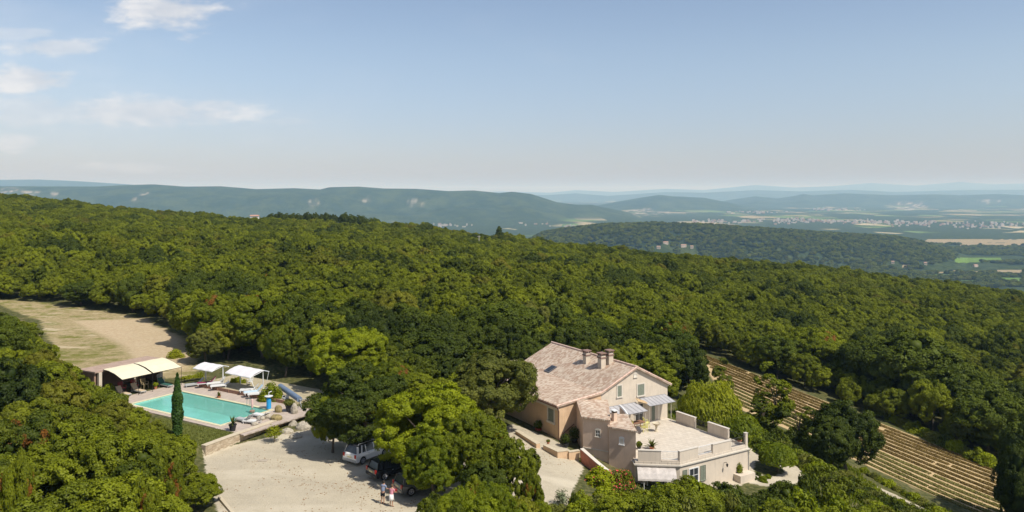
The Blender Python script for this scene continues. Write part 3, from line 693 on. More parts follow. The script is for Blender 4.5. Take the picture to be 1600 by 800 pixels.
for cx, cyy, rx, ry in KEEPB: 
    k = ~((((px-cx)/rx)**2+((yb-cyy)/ry)**2 < 1)); P, px, G, scl, hs, yb, big = P[k], px[k], G[k], scl[k], hs[k], yb[k], big[k]
front = P[:, 1] < zfront(px)
keep = np.ones(len(P), bool)
for i in np.where(front)[0]:
    good = False
    for tr in (1.0, .8, .62, .46, .36):
        r = 2.9*scl[i]*tr**.5; hh = 5.9*hs[i]*tr
        if all(HY+(CZ-G[i]-hh*f)*F/P[i, 1] > np.interp(px[i]+o*r/P[i, 1]*F, fx, fy)-3 for o, f in ((0, 1), (-.6, .86), (.6, .86), (1.0, .5), (-1.0, .5))):
            good = True; break
    if good: scl[i] *= tr**.5; hs[i] *= tr
    else: keep[i] = False
P, px, G, scl, hs, yb, big = P[keep], px[keep], G[keep], scl[keep], hs[keep], yb[keep], big[keep]
rot = rng.uniform(0, 6.28, len(P)); idx = rng.choice(len(OAK), len(P), p=[.138, .138, .138, .034, .138, .138, .138, .138])
near = (P[:, 1] < 300) & (px > -60) & (px < 1660) & (yb-70*F/1232/1 < 860+0*yb)
score = np.where((px > -40) & (px < 1640) & (HY+(CZ-G-5)*F/P[:, 1] < 800), (scl/P[:, 1]), -1)
order = np.argsort(-score)[:300-0]
isn = np.zeros(len(P), bool); isn[order] = True
NEARDARK = {}
LBL = 'rounded evergreen oak with a lumpy crown in the wood around the farmhouse'
nz_d = fbm(P[:, 0]/16, P[:, 1]/16, 9)
for i in np.where(isn)[0]:
    cr = OAK[idx[i]]
    if nz_d[i] > .62: cr = DARK[idx[i] % 2]
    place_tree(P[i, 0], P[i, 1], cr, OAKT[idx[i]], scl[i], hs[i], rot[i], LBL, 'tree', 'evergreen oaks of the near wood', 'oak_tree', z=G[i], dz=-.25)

def scatter_object(name, pts, rots, scls, hss, idxs, sources, label, cat='wood'):
    me = bpy.data.meshes.new(name); me.vertices.add(len(pts)); me.vertices.foreach_set('co', np.asarray(pts, np.float32).ravel())
    a = me.attributes.new('rot', 'FLOAT', 'POINT'); a.data.foreach_set('value', rots.astype(np.float32))
    a = me.attributes.new('scl', 'FLOAT_VECTOR', 'POINT'); a.data.foreach_set('vector', np.stack([scls, scls, hss], 1).astype(np.float32).ravel())
    a = me.attributes.new('idx', 'INT', 'POINT'); a.data.foreach_set('value', idxs.astype(np.int32))
    o = link_me(name, me); tag(o, label, cat, kind='stuff')
    ng = bpy.data.node_groups.new(name, 'GeometryNodeTree'); ng.interface.new_socket('Geometry', in_out='INPUT', socket_type='NodeSocketGeometry'); ng.interface.new_socket('Geometry', in_out='OUTPUT', socket_type='NodeSocketGeometry')
    N = ng.nodes; L = ng.links; gi = N.new('NodeGroupInput'); go = N.new('NodeGroupOutput')
    jn = N.new('GeometryNodeJoinGeometry')
    for s in sources[::-1]:
        oi = N.new('GeometryNodeObjectInfo'); oi.inputs['Object'].default_value = s; oi.inputs['As Instance'].default_value = True
        L.new(oi.outputs['Geometry'], jn.inputs[0])
    def attr(nm, ty):
        q = N.new('GeometryNodeInputNamedAttribute'); q.data_type = ty; q.inputs[0].default_value = nm; return q.outputs[0]
    cx = N.new('ShaderNodeCombineXYZ'); L.new(attr('rot', 'FLOAT'), cx.inputs[2])
    ip = N.new('GeometryNodeInstanceOnPoints'); ip.inputs['Pick Instance'].default_value = True
    L.new(gi.outputs[0], ip.inputs['Points']); L.new(jn.outputs[0], ip.inputs['Instance']); L.new(attr('idx', 'INT'), ip.inputs['Instance Index'])
    L.new(cx.outputs[0], ip.inputs['Rotation']); L.new(attr('scl', 'FLOAT_VECTOR'), ip.inputs['Scale']); L.new(ip.outputs[0], go.inputs[0])
    md = o.modifiers.new('scatter', 'NODES'); md.node_group = ng
    return o
def crown_src(meshes):
    out = []
    for me in meshes:
        out.append(next(o for o in bpy.data.objects if o.type == 'MESH' and o.data == me))
    return out
SRC = crown_src([m for m in OAK if any(o.data == m for o in bpy.data.objects if o.type == 'MESH')]); nO = len(SRC)
SRC += crown_src([m for m in DARK if any(o.data == m for o in bpy.data.objects if o.type == 'MESH')])
fr = ~isn
fi = np.where(idx[fr] == 3, 5, idx[fr]) % nO; fi = np.where(nz_d[fr] > .66, nO+fi % (len(SRC)-nO), fi)
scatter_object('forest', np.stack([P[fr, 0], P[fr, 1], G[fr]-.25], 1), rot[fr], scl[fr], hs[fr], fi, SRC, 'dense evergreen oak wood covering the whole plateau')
print('FOREST', len(P), 'near', int(isn.sum()))
# understorey shrubs fill gaps between the near trunks
# the wooded hill and hedgerows in the valley
def hill_Y(px_, y_):
    Yc = np.arange(1500., 2330., 4.); Xc = (px_-800)/F*Yc; yi = HY+(CZ-H(Xc, Yc))*F/Yc; return float(Yc[np.argmin(np.abs(yi-y_))])
HAMLET = [(a_, hill_Y(a_, b_)) for a_, b_ in ((1040, 381), (1068, 386), (1029, 388), (1081, 387), (1395, 411), (1446, 413), (1524, 417))]
Q = []
yy = 900
k = 42000
Yq = rng.uniform(1500, 3000, k); Xq = (rng.uniform(650, 1760, k)-800)/F*Yq
zq = H(Xq, Yq); onh = zq > PLAIN+12
pq = fbm(Xq/260, Yq/160, 31)
sel = (onh & (rng.random(k) < 1.0) & (fbm(Xq/60, Yq/60, 44) > .22)) | (~onh & (pq > .47))
fm_ = fields_mask(800+Xq/Yq*F, HY+(CZ-zq)*F/Yq, Yq, zq)
sel2 = sel & (fm_ == 0)
for hp_, hY_ in HAMLET: sel2 &= ~((np.abs(Xq-(hp_-800)/F*hY_) < 16) & (Yq < hY_+14) & (Yq > hY_-95))
Xq, Yq, zq = Xq[sel2], Yq[sel2], zq[sel2]; m_ = len(Xq)
scatter_object('hillside_forest', np.stack([Xq, Yq, zq-1], 1), rng.uniform(0, 6.28, m_), rng.uniform(1.4, 2.6, m_), rng.uniform(1.0, 1.9, m_), rng.integers(0, len(SRC), m_), SRC, 'dark woods on the long low hill and along the valley fields')
# ================================================================== FARMHOUSE
# local frame: origin at the right corner of the gable on the floor; x runs along the gable (away to the right), y along the ridge
HG = (17.2, 87.25, -1.0); HA = R(31.45); HC, HSn = math.cos(HA), math.sin(HA)
def hl(X, Y): dx, dy = X-HG[0], Y-HG[1]; return (dx*HC+dy*HSn, -dx*HSn+dy*HC)
def hw(x, y): return (HG[0]+x*HC-y*HSn, HG[1]+x*HSn+y*HC)
house = empty('farmhouse', HG, HA, 'pale stucco farmhouse with a pinkish tiled roof and a big raised terrace', 'house')
Lh = 15.6; XP = -4.6; ZP = 6.05; ZR = 3.75; XK = -9.33; ZK = 3.95; XL = -14.7; ZL = 3.38
# main block: solid prism along the ridge
gab = [(0, -.6), (0, ZR), (XP, ZP), (XK, ZK), (XK, -.6)]
def yprism(mb, prof, y0, y1, mi=0):
    n = len(prof); vs = [(x, y0, z) for x, z in prof]+[(x, y1, z) for x, z in prof]
    return mb.add(vs, [tuple(range(n)), tuple(range(2*n-1, n-1, -1))]+[(i, n+i, n+(i+1) % n, (i+1) % n) for i in range(n)], mi)
b = MB(); yprism(b, gab, 0, Lh); b.build('gable_wall', WALL, house)
b = MB(); yprism(b, [(XK-.002, -.6), (XK-.002, ZK-.02), (XL, ZL), (XL, -.6)], -.12, Lh-.02); b.build('wall', WALL3, house)
# roof: thick tiled sheets with overhang
ov = .32; th = .16
def roofsheet(p, q, y0, y1, nm='roof', mt=ROOF):
    (x0, z0), (x1, z1) = p, q
    return MB().slab([(x0, y0, z0), (x1, y0, z1), (x1, y1, z1), (x0, y1, z0)], th).build(nm, mt, house)
sR = (ZP-ZR)/(-XP); sL = (ZP-ZK)/(XP-XK); sK = (ZK-ZL)/(XK-XL)
up = .17
r1 = MB()
def strip(mb, pts, y0, y1):
    n = len(pts); vs = [(x, y0, z) for x, z in pts]+[(x, y1, z) for x, z in pts]+[(x, y0, z-th) for x, z in pts]+[(x, y1, z-th) for x, z in pts]
    f = []
    for i in range(n-1):
        f += [(i, i+1, n+i+1, n+i), (2*n+i, 3*n+i, 3*n+i+1, 2*n+i+1), (i, 2*n+i, 2*n+i+1, i+1), (n+i, n+i+1, 3*n+i+1, 3*n+i)]
    f += [(0, n, 3*n, 2*n), (n-1, 3*n-1, 4*n-1, 2*n-1)]
    return mb.add(vs, f)
strip(r1, [(ov, ZR-ov*sR+up), (XP, ZP+up), (XK, ZK+up), (XL-ov, ZL-ov*sK+up)], -ov, Lh+ov)
roof = r1.build('roof', ROOF, house)
# individual barrel tiles read at the edges: ridge caps and verge caps
rc = MB()
for k in range(42):
    y0 = -ov+k*.387; rc.tube([(XP, y0, ZP+up+.02), (XP, y0+.42, ZP+up+.05)], [.13, .11], 8)
def verge(x0, z0, x1, z1):
    n = int(math.hypot(x1-x0, z1-z0)/.36)
    for k in range(n):
        a, c = k/n, (k+1.15)/n
        rc.tube([(x0+(x1-x0)*a, -ov+.06, z0+(z1-z0)*a+.03), (x0+(x1-x0)*c, -ov+.06, z0+(z1-z0)*c)], [.10, .085], 6)
verge(XP, ZP+up, ov, ZR-ov*sR+up); verge(XP, ZP+up, XK, ZK+up); verge(XK, ZK+up, XL-ov, ZL-ov*sK+up)
rc.build('ridge_tiles', mat('ridge_tile', (.60, .43, .34), .85, var=.25, scale=3), roof)
# eave cornice (genoise) under the left eave and gable verge moulding
b = MB(); b.box(XL-.22, XL-.001, -.12, Lh, ZL-.28, ZL-.02); b.box(XL-.12, XL-.001, -.12, Lh, ZL-.42, ZL-.28); b.build('cornice', TRIM, house)
b = MB(); b.box(.001, .2, 0, Lh, ZR-.26, ZR-.02); b.build('cornice', TRIM, house)
b = MB(); b.tube([(XL-.36, -.34, ZL-.02), (XL-.36, Lh, ZL-.02)], .075, 8); b.tube([(XL-.3, -.30, ZL-.05), (XL-.06, -.2, ZL-.5), (XL-.06, -.2, -.2)], .055, 8); b.build('gutter', COPPER, house)
b = MB(); b.tube([(XK-3.05, -.28, 2.6), (XK-3.05, -.28, -.3)], .05, 8); b.build('drainpipe', COPPER, house)

def chimney(x, y, w_, h_):
    z = (ZP-(XP-x)*sL if x < XP else ZP-(x-XP)*sR)+up
    o = MB().box(x-w_/2, x+w_/2, y-w_/2, y+w_/2, z-.5, z+h_).build('chimney', WALL, roof)
    b = MB(); b.box(x-w_/2-.07, x+w_/2+.07, y-w_/2-.07, y+w_/2+.07, z+h_-.28, z+h_-.14, 0)
    for sx in (-1, 1):
        for sy in (-1, 1): b.box(x+sx*w_*.42-.07, x+sx*w_*.42+.07, y+sy*w_*.42-.07, y+sy*w_*.42+.07, z+h_, z+h_+.22, 0)
    b.box(x-w_/2-.12, x+w_/2+.12, y-w_/2-.12, y+w_/2+.12, z+h_+.22, z+h_+.32, 0); b.build('chimney_cap', mat('chimney_cap', (.22, .14, .11), .8), roof)
chimney(-6.0, 6.85, .60, 1.05); chimney(-6.0, 4.05, .64, 1.25); chimney(-5.15, 3.75, .60, 1.15)
sx0 = -9.6
b = MB(); 
def onroof(x, dz=0): return ((ZP-(XP-x)*sL) if x > XK else (ZK-(XK-x)*sK))+up+dz
b.slab([(-9.25, 9.75, onroof(-9.25, .12)), (-9.25, 10.75, onroof(-9.25, .12)), (-8.1, 10.75, onroof(-8.1, .12)), (-8.1, 9.75, onroof(-8.1, .12))], .14)
sk = b.build('skylight', mat('skylight_frame', (.10, .10, .11), .5), house)
MB().slab([(-9.13, 9.87, onroof(-9.13, .145)), (-9.13, 10.63, onroof(-9.13, .145)), (-8.22, 10.63, onroof(-8.22, .145)), (-8.22, 9.87, onroof(-8.22, .145))], .02).build('pane', GLASS, sk)

# windows: flat wall plane given by origin, unit direction (dx,dy), outward normal
def window(parent, org, d, z0, z1, w_, kind='shutter', label=None, arch=False, fr=.13, mt=TRIM):
    ox, oy = org; dx, dy = d; nx, ny = dy, -dx                 # outward normal to the right of d
    def P(u, v, o): return (ox+dx*u+nx*o, oy+dy*u+ny*o, v)
    h = w_/2; b = MB()
    def bar(u0, u1, v0, v1, o0, o1, mb, mi=0):
        mb.add([P(u0,v0,o0),P(u1,v0,o0),P(u1,v1,o0),P(u0,v1,o0),P(u0,v0,o1),P(u1,v0,o1),P(u1,v1,o1),P(u0,v1,o1)],
               [(0,3,2,1),(4,5,6,7),(0,1,5,4),(1,2,6,5),(2,3,7,6),(3,0,4,7)], mi)
    bar(-h-fr, -h, z0-fr, z1+fr, -.02, .05, b); bar(h, h+fr, z0-fr, z1+fr, -.02, .05, b)
    bar(-h, h, z1, z1+fr, -.02, .05, b); bar(-h-.03-fr, h+fr+.03, z0-fr-.002, z0, -.02, .12, b)
    if arch:
        n = 8; pr = [(h+fr)*math.cos(math.pi*k/n) for k in range(n+1)]; 
        vs = [P((h+fr)*math.cos(math.pi*k/n), z1+fr+.55*h*math.sin(math.pi*k/n), o) for o in (-.02, .045) for k in range(n+1)]
        b.add(vs, [tuple(range(n+1)), tuple(range(2*n+1, n, -1))]+[(k, k+1, n+2+k, n+1+k) for k in range(n)])
    o = b.build('window', mt, parent)
    s = MB()
    if kind == 'shutter':
        for sd_ in (-1, 1):
            u0, u1 = (-h, -.012) if sd_ < 0 else (.012, h)
            bar(u0, u1, z0, z1, -.01, .02, s)
            n = max(4, int((z1-z0)/.12))
            for k in range(n):
                v = z0+.06+(z1-z0-.12)*k/n; bar(u0+.05, u1-.05, v, v+.05, .02, .035, s)
        s.build('shutter', SHUT, o)
    elif kind == 'glass':
        bar(-h, h, z0, z1, -.01, .012, s); s.build('pane', GLASS, o)
        q = MB(); bar(-.025, .025, z0, z1, .012, .03, q); bar(-h, -.025, (z0+z1)/2-.02, (z0+z1)/2+.02, .012, .03, q); bar(.025, h, (z0+z1)/2-.02, (z0+z1)/2+.02, .012, .03, q); q.build('glazing_bar', WHITE, o)
    elif kind == 'vent':
        bar(-h, h, z0, z1, -.01, .012, s); s.build('vent_panel', mat('vent_panel', (.62, .58, .50), .8), o)
    return o
gz = lambda z: z+1.0
window(house, (-3.85, 0), (1, 0), gz(2.03), gz(3.22), .92)
window(house, (-6.80, 0), (1, 0), gz(2.30), gz(3.44), .55)
window(house, (-4.62, 0), (1, 0), gz(4.10), gz(4.42), .40, 'vent', fr=.07, arch=True)
window(house, (-4.1, 0), (1, 0), .06, 2.1, 1.05, 'glass', fr=.12)
window(house, (-2.1, 0), (1, 0), .06, 2.05, .5, 'shutter', fr=.06)
window(house, (XL, 1.25), (0, -1), gz(.55), gz(1.85), 1.0, 'shutter', fr=.2)
window(house, (XL, 8.0), (0, -1), gz(.55), gz(1.85), 1.0, 'shutter', fr=.2)
# brown bar modelled in place of the diagonal shadow on the little corner wall
b = MB(); b.tube([(-14.3, -.22, .55), (-12.9, -.22, 1.35)], .05, 6); b.tube([(-14.3, -.22, .55), (-14.3, -.13, .5)], .03, 5); b.tube([(-12.9, -.22, 1.35), (-12.9, -.13, 1.3)], .03, 5); b.build('shadow_bar', COPPER, house)

# front annex and tower (world plan turned into the house frame)
BLp, BRp, FRp, FLp = hl(6.57, 80.75), hl(9.9, 80.4), hl(9.39, 75.66), hl(6.94, 77.0)
BRb = hl(9.95, 82.2)
b = MB(); b.prism([FLp, FRp, BRp, BRb, (BLp[0], .05)], -3, [gz(2.0), gz(2.02), gz(1.95), gz(2.2), gz(2.62)]); b.build('annex_wall', WALL2, house)
def off(p, q, d):   # move p away from q by d
    v = Vector((p[0]-q[0], p[1]-q[1])); v.normalize(); return (p[0]+v.x*d, p[1]+v.y*d)
cB = ((FLp[0]+BRp[0])/2, (FLp[1]+BRp[1])/2)
A_ = [off(FLp, cB, .28), off(FRp, cB, .15), BRp, BRb, (BLp[0]-.12, -.14)]
b = MB(); b.slab([(p[0], p[1], z) for p, z in zip(A_, (gz(2.14), gz(2.14), gz(2.14), gz(2.36), gz(2.80)))], .15); b.build('annex_roof', ROOF, house)
# ledge line on annex wall
e = Vector((FRp[0]-FLp[0], FRp[1]-FLp[1])).normalized(); nn = Vector((e.y, -e.x))
def along(p, a, o=0): return (p[0]+e.x*a+nn.x*o, p[1]+e.y*a+nn.y*o)
wl = math.hypot(FRp[0]-FLp[0], FRp[1]-FLp[1])
b = MB(); q = [along(FLp, 0, .0), along(FLp, wl, .0), along(FLp, wl, .06), along(FLp, 0, .06)]; b.prism(q, .02, .12); b.build('ledge', TRIM, house)
window(house, along(FLp, wl*.56), (e.x, e.y), gz(.35), gz(.95), .42, 'glass', arch=True, fr=.08)
T0 = along(FRp, 0.0, .22); T1 = hl(11.62, 74.0); T2 = hl(11.35, 78.2); T3 = hl(9.0, 78.0)
b = MB(); b.prism([T0, T1, T2, T3], -3.5, [gz(1.5), gz(1.5), gz(1.82), gz(1.82)]); b.build('tower_wall', WALL2, house)
cT = ((T0[0]+T2[0])/2, (T0[1]+T2[1])/2)
b = MB(); b.slab([(*off(T0, cT, .2), gz(1.60)), (*off(T1, cT, .22), gz(1.60)), (*off(T2, cT, .12), gz(1.97)), (*off(T3, cT, .02), gz(2.02))], .14); b.build('tower_roof', ROOF, house)
e2 = Vector((T1[0]-T0[0], T1[1]-T0[1])); wl2 = e2.length; e2.normalize()
window(house, (T0[0]+e2.x*wl2*.48, T0[1]+e2.y*wl2*.48), (e2.x, e2.y), gz(.08), gz(.62), .34, 'vent', arch=True, fr=.09, mt=WHITE)
c0 = hl(9.95, 76.7)
b = MB(); b.box(c0[0]-.2, c0[0]+.2, c0[1]-.2, c0[1]+.2, gz(1.4), gz(2.55)); ch = b.build('annex_chimney', WALL2, house)
b = MB(); b.box(c0[0]-.27, c0[0]+.27, c0[1]-.27, c0[1]+.27, gz(2.72), gz(2.80), 0); b.box(c0[0]-.2, c0[0]+.2, c0[1]-.2, c0[1]+.2, gz(2.55), gz(2.72), 1); b.build('chimney_cap', [WHITE, IRON], ch)
# curved white coping beside the tower roof
b = MB(); pts = []
p0 = hl(10.9, 79.9); p1 = (T2[0]+.1, T2[1]-.05)
for k in range(7):
    s_ = k/6; pts.append((p0[0]+(p1[0]-p0[0])*s_, p0[1]+(p1[1]-p0[1])*s_, gz(2.35)-.35*s_**2-.1*s_))
b.tube(pts, .12, 6); b.build('coping', WHITE, house)
b = MB(); b.prism([p0, p1, (p1[0]+.1, p1[1]-.12), (p0[0]+.12, p0[1]-.1)], 0, [gz(2.3), gz(1.85), gz(1.85), gz(2.3)]); b.build('side_wall', WALL, house)
# satellite dish on the tower corner
dq = hl(11.95, 74.9); b = MB()
vs = []; fs = []
for r_ in range(4):
    for k in range(14):
        a = 2*math.pi*k/14; rr_ = .07+.30*r_/3; d_ = .35*rr_*rr_*2
        vs.append((dq[0]+.06+d_*.6, dq[1]+math.cos(a)*rr_, gz(1.35)+math.sin(a)*rr_))
fs = [(r_*14+k, r_*14+(k+1) % 14, (r_+1)*14+(k+1) % 14, (r_+1)*14+k) for r_ in range(3) for k in range(14)]+[tuple(range(14))]
b.add(vs, fs); b.tube([(dq[0]-.35, dq[1], gz(1.1)), (dq[0]+.05, dq[1], gz(1.25)), (dq[0]+.5, dq[1], gz(1.35))], .02, 6); sdh = b.build('satellite_dish', mat('dish_grey', (.33, .33, .34), .5), house, fix=False)

# raised terrace block
Rr = hl(23.2, 77.6); Ff = hl(15.5, 72.8); L0 = hl(11.46, 73.2)
terr = [(-.02, -.02), (Rr[0], -.02), (Rr[0], Rr[1]), Ff, L0, (L0[0]-.2, -.02)]
Rx = 0.0
terr = [(.0, -.005), (Rr[0], Rr[1]), Ff, L0, hl(11.2, 77.5), (-8.0, -.005)]
b = MB(); b.prism(terr, -4.2, -.32); b.build('lower_wall', WALLB, house)
def grow(poly, d):
    n = len(poly); out = []; 
    ar = sum(poly[i][0]*poly[(i+1)%n][1]-poly[(i+1)%n][0]*poly[i][1] for i in range(n)); sg = 1 if ar > 0 else -1
    for i in range(n):
        a = Vector(poly[i-1]); p = Vector(poly[i]); c = Vector(poly[(i+1)%n]); u = (p-a).normalized(); v = (c-p).normalized()
        n1 = Vector((u.y, -u.x))*sg; n2 = Vector((v.y, -v.x))*sg; bis = (n1+n2); bis = bis/(bis.length_squared)*2 if bis.length > .1 else n1
        out.append((p.x+bis.x*d, p.y+bis.y*d))
    return out
b = MB(); b.prism(grow(terr, .16), -.32, -.2); b.prism(grow(terr, .09), -.42, -.322); b.build('cornice', TRIM, house)
b = MB(); b.prism(grow(terr, .02), -.2, -.001); b.build('terrace_floor', mat('terrace_paving', (.56, .50, .41), .85, var=.05, scale=1.2, dirt=(.50, .44, .36), bump=.1), house)
# parapet pieces along an edge: (start, end) distances from p towards q
def parapet(p, q, a, c, z0=0.0, z1=1.0, w_=.24, nm='parapet', mt=WALLB, inset=.14, cap=True):
    v = Vector((q[0]-p[0], q[1]-p[1])); v.normalize(); n_ = Vector((-v.y, v.x))
    cen = Vector((-5, -6)); m_ = Vector(p)+v*((a+c)/2)
    if (cen-m_).dot(n_) < 0: n_ = -n_
    def P(s, o): w2 = Vector(p)+v*s+n_*o; return (w2.x, w2.y)
    b = MB(); b.prism([P(a, inset-w_/2), P(c, inset-w_/2), P(c, inset+w_/2), P(a, inset+w_/2)], z0, z1); o = b.build(nm, mt, house)
    if cap:
        b = MB(); b.prism([P(a-.03, inset-w_/2-.04), P(c+.03, inset-w_/2-.04), P(c+.03, inset+w_/2+.04), P(a-.03, inset+w_/2+.04)], z1, z1+.06); b.build('coping', TRIM, o)
    return o
def railing(p, q, a, c, z0=.22, z1=.98, mt=WHITE, inset=.14, step=.13, nm='railing', sheet=False):
    v = Vector((q[0]-p[0], q[1]-p[1])); v.normalize(); n_ = Vector((-v.y, v.x)); m_ = Vector(p)+v*((a+c)/2)
    if (Vector((-5, -6))-m_).dot(n_) < 0: n_ = -n_
    def P(s, z): w2 = Vector(p)+v*s+n_*inset; return (w2.x, w2.y, z)
    b = MB(); b.tube([P(a, z1), P(c, z1)], .025, 6); b.tube([P(a, z0+.05), P(c, z0+.05)], .02, 6)
    s = a+.05
    while s < c: b.tube([P(s, z0+.05), P(s, z1)], .012, 4, cap=False); s += step
    b.build(nm, mt, house)
parapet(L0, Ff, .25, 2.35); parapet(L0, Ff, 2.4, 4.02, 0, .16, cap=False); railing(L0, Ff, 2.4, 3.95)
LF = math.hypot(Rr[0]-Ff[0], Rr[1]-Ff[1])
parapet(Ff, Rr, 0.0, 2.35); parapet(Ff, Rr, 2.4, 4.25, 0, .16, cap=False); railing(Ff, Rr, 2.4, 4.25, inset=.14)
parapet(Ff, Rr, 4.3, 6.8, 0, .92); parapet(Ff, Rr, 6.85, LF-.3, 0, .16, cap=False); railing(Ff, Rr, 6.85, LF-.3, mt=IRON, step=.2)
parapet(Ff, Rr, LF-.28, LF+.02, 0, 1.25)
G0 = (0.0, 0.0)
parapet(Rr, G0, 2.35, 5.1, 0, 1.1); parapet(Rr, G0, 6.95, 9.75, 0, 1.1)
parapet(Rr, G0, .35, 2.3, 0, .16, cap=False); railing(Rr, G0, .35, 2.3, mt=IRON, step=.2)
railing(Rr, G0, 5.15, 6.9, z0=.0, z1=.98, mt=IRON, step=.05, nm='terrace_gate')
# lower storey openings
v = Vector((Rr[0]-Ff[0], Rr[1]-Ff[1])).normalized()
def onF(s): return (Ff[0]+v.x*s, Ff[1]+v.y*s)
window(house, onF(1.75), (v.x, v.y), -2.1, -.85, 1.05, 'glass', fr=.10, mt=WHITE)
window(house, onF(2.95), (v.x, v.y), -2.15, -.8, .62, 'shutter', fr=.03, mt=SHUT)
window(house, onF(.62), (v.x, v.y), -2.15, -.8, .5, 'shutter', fr=.03, mt=SHUT)
lp = onF(5.75); b = MB(); no = Vector((v.y, -v.x))
b.tube([(lp[0], lp[1], -1.05), (lp[0]+no.x*.3, lp[1]+no.y*.3, -.9), (lp[0]+no.x*.42, lp[1]+no.y*.42, -1.0)], .025, 6)
b.lathe([(.02, 0), (.10, -.05), (.11, -.12), (.06, -.3), (.02, -.33)], (lp[0]+no.x*.42, lp[1]+no.y*.42, -1.0), 8); b.build('wall_lamp', IRON, house)
b = MB(); b.box(-.1, .1, -.1, .1, 0, 0); 
s1, s2 = onF(LF-2.0), onF(LF+.05)
b = MB(); b.prism([s1, s2, (s2[0]+no.x*.9, s2[1]+no.y*.9), (s1[0]+no.x*.9, s1[1]+no.y*.9)], -4.2, -2.35); b.build('side_block', WALLB, house)
b = MB(); b.tube([(onF(LF)[0]+.05+v.x*.06, onF(LF)[1]+v.y*.06, -.35), (onF(LF)[0]+.05+v.x*.06, onF(LF)[1]+v.y*.06, -4.1)], .05, 8); b.build('drainpipe', mat('grey_pipe', (.35, .33, .31), .6), house)
# canvas awning on the short front of the lower storey
nv = Vector((Ff[0]-L0[0], Ff[1]-L0[1])).normalized(); nn2 = Vector((nv.y, -nv.x))
def onL(s, o, z): return (L0[0]+nv.x*s+nn2.x*o, L0[1]+nv.y*s+nn2.y*o, z)
b = MB(); n = 14; top = []
rows = [(.05, -.52), (.5, -.62), (1.0, -.80), (1.35, -1.12), (1.4, -1.28)]
vs = [onL(.15+3.5*k/n, o, z+.015*math.sin(k*2.1)) for o, z in rows for k in range(n+1)]
fs = [(r_*(n+1)+k, r_*(n+1)+k+1, (r_+1)*(n+1)+k+1, (r_+1)*(n+1)+k) for r_ in range(len(rows)-1) for k in range(n)]
aw = b.add(vs, fs).build('awning', mat('weathered_canvas', (.47, .43, .39), .9, var=.12, scale=2.5), house, fix=False); m_ = aw.modifiers.new('thick', 'SOLIDIFY'); m_.thickness = .02
b = MB(); b.tube([onL(.7, 1.3, -1.2), onL(.7, 1.3, -3.6)], .035, 6); b.tube([onL(3.4, 1.3, -1.2), onL(3.4, 1.3, -3.6)], .035, 6); b.build('awning_post', WHITE, house)
window(house, (L0[0]+nv.x*1.9, L0[1]+nv.y*1.9), (nv.x, nv.y), -2.75, -.75, 1.5, 'glass', fr=.1, mt=WHITE)

# ---- glazed canopies on the gable
def canopy(x0, x1, y0, y1, z0, z1, posts, label, ztop=None):
    e = empty('patio_canopy', HG, HA, label, 'canopy', 'pale canopies against the gable')
    b = MB(); n = 7; b.slab([(x0, y0, z0), (x0, y1, z1), (x1, y1, z1), (x1, y0, z0)], .03); b.build('roof_panel', mat('polycarbonate', (.36, .355, .36), .7, var=.06, scale=1.5), e)
    b = MB()
    for k in range(n+1):
        x = x0+(x1-x0)*k/n; b.tube([(x, y0, z0+.03), (x, y1, z1+.03)], .013, 6)
    b.tube([(x0, y1, z1), (x1, y1, z1)], .035, 6); b.tube([(x0, y0-.02, z0), (x1, y0-.02, z0)], .035, 6); b.build('frame', mat('canopy_frame', (.24, .24, .25), .5), e)
    for (x, y) in posts: MB().tube([(x, y, 0), (x, y, z0+(z1-z0)*(y-y0)/(y1-y0))], .028, 6).build('post', mat('canopy_post', (.55, .50, .42), .6), e)
canopy(-4.1, -.45, -.06, -1.75, 2.72, 2.28, [(-.9, -1.55), (-2.75, -1.65), (-4.0, -1.6)], 'grey translucent canopy over the terrace door of the gable')
canopy(-9.2, -4.9, -.35, -2.35, 2.50, 2.05, [(-5.1, -2.2), (-9.0, -2.2)], 'pale translucent canopy over the yellow garden chairs')
# straw mat leaning between the canopies
o = MB().slab([hw(-5.0, -.9)+(1.75,), hw(-3.75, -1.3)+(1.35,), hw(-3.95, -.75)+(1.62,), hw(-4.9, -.35)+(1.95,)], .04).build('straw_blind', mat('straw', (.42, .30, .17), .9, var=.2, scale=10))
tag(o, 'brown straw blind hanging between the two pale canopies', 'blind')

def chair(x, y, z, rz, m, label, group, s=1.0, name='garden_chair', cat='chair'):
    e = empty(name, (x, y, z), rz, label, cat, group); e.scale = (s, s, s)
    MB().box(-.24, .24, -.24, .24, .42, .46).build('seat', m, e)
    b = MB(); 
    for k in range(5): b.tube([(-.2+.1*k, -.25, .46), (-.2+.1*k, -.33, .92)], .028, 5)
    b.tube([(-.24, -.25, .46), (-.26, -.34, .95), (.26, -.34, .95), (.24, -.25, .46)], .03, 5); b.build('backrest', m, e)
    for sx in (-1, 1):
        MB().tube([(sx*.25, -.26, .66), (sx*.28, .2, .66), (sx*.26, .24, .44)], .025, 5).build('arm', m, e)
        for sy in (-1, 1): MB().tube([(sx*.21, sy*.21, .44), (sx*.26, sy*.27, 0)], .025, 5).build('leg', m, e)
    return e
x, y = hw(-6.6, -1.3); chair(x, y, -1, 1.9, YEL, 'pale yellow garden chair at the wall side of the terrace table', 'yellow chairs on the terrace', 1.05)
x, y = hw(-5.5, -2.5); chair(x, y, -1, .3, YEL, 'pale yellow garden chair with its back to the camera at the terrace table', 'yellow chairs on the terrace', 1.05)
x, y = hw(-4.2, -1.35); chair(x, y, -1, -1.4, YEL, 'pale yellow garden chair near the terrace door', 'yellow chairs on the terrace', 1.05)
x, y = hw(-5.5, -1.4); e = empty('patio_table', (x, y, -1), HA, 'brown wooden table between the yellow chairs', 'table')
MB().box(-.8, .8, -.45, .45, .70, .75).build('table_top', WOOD, e)
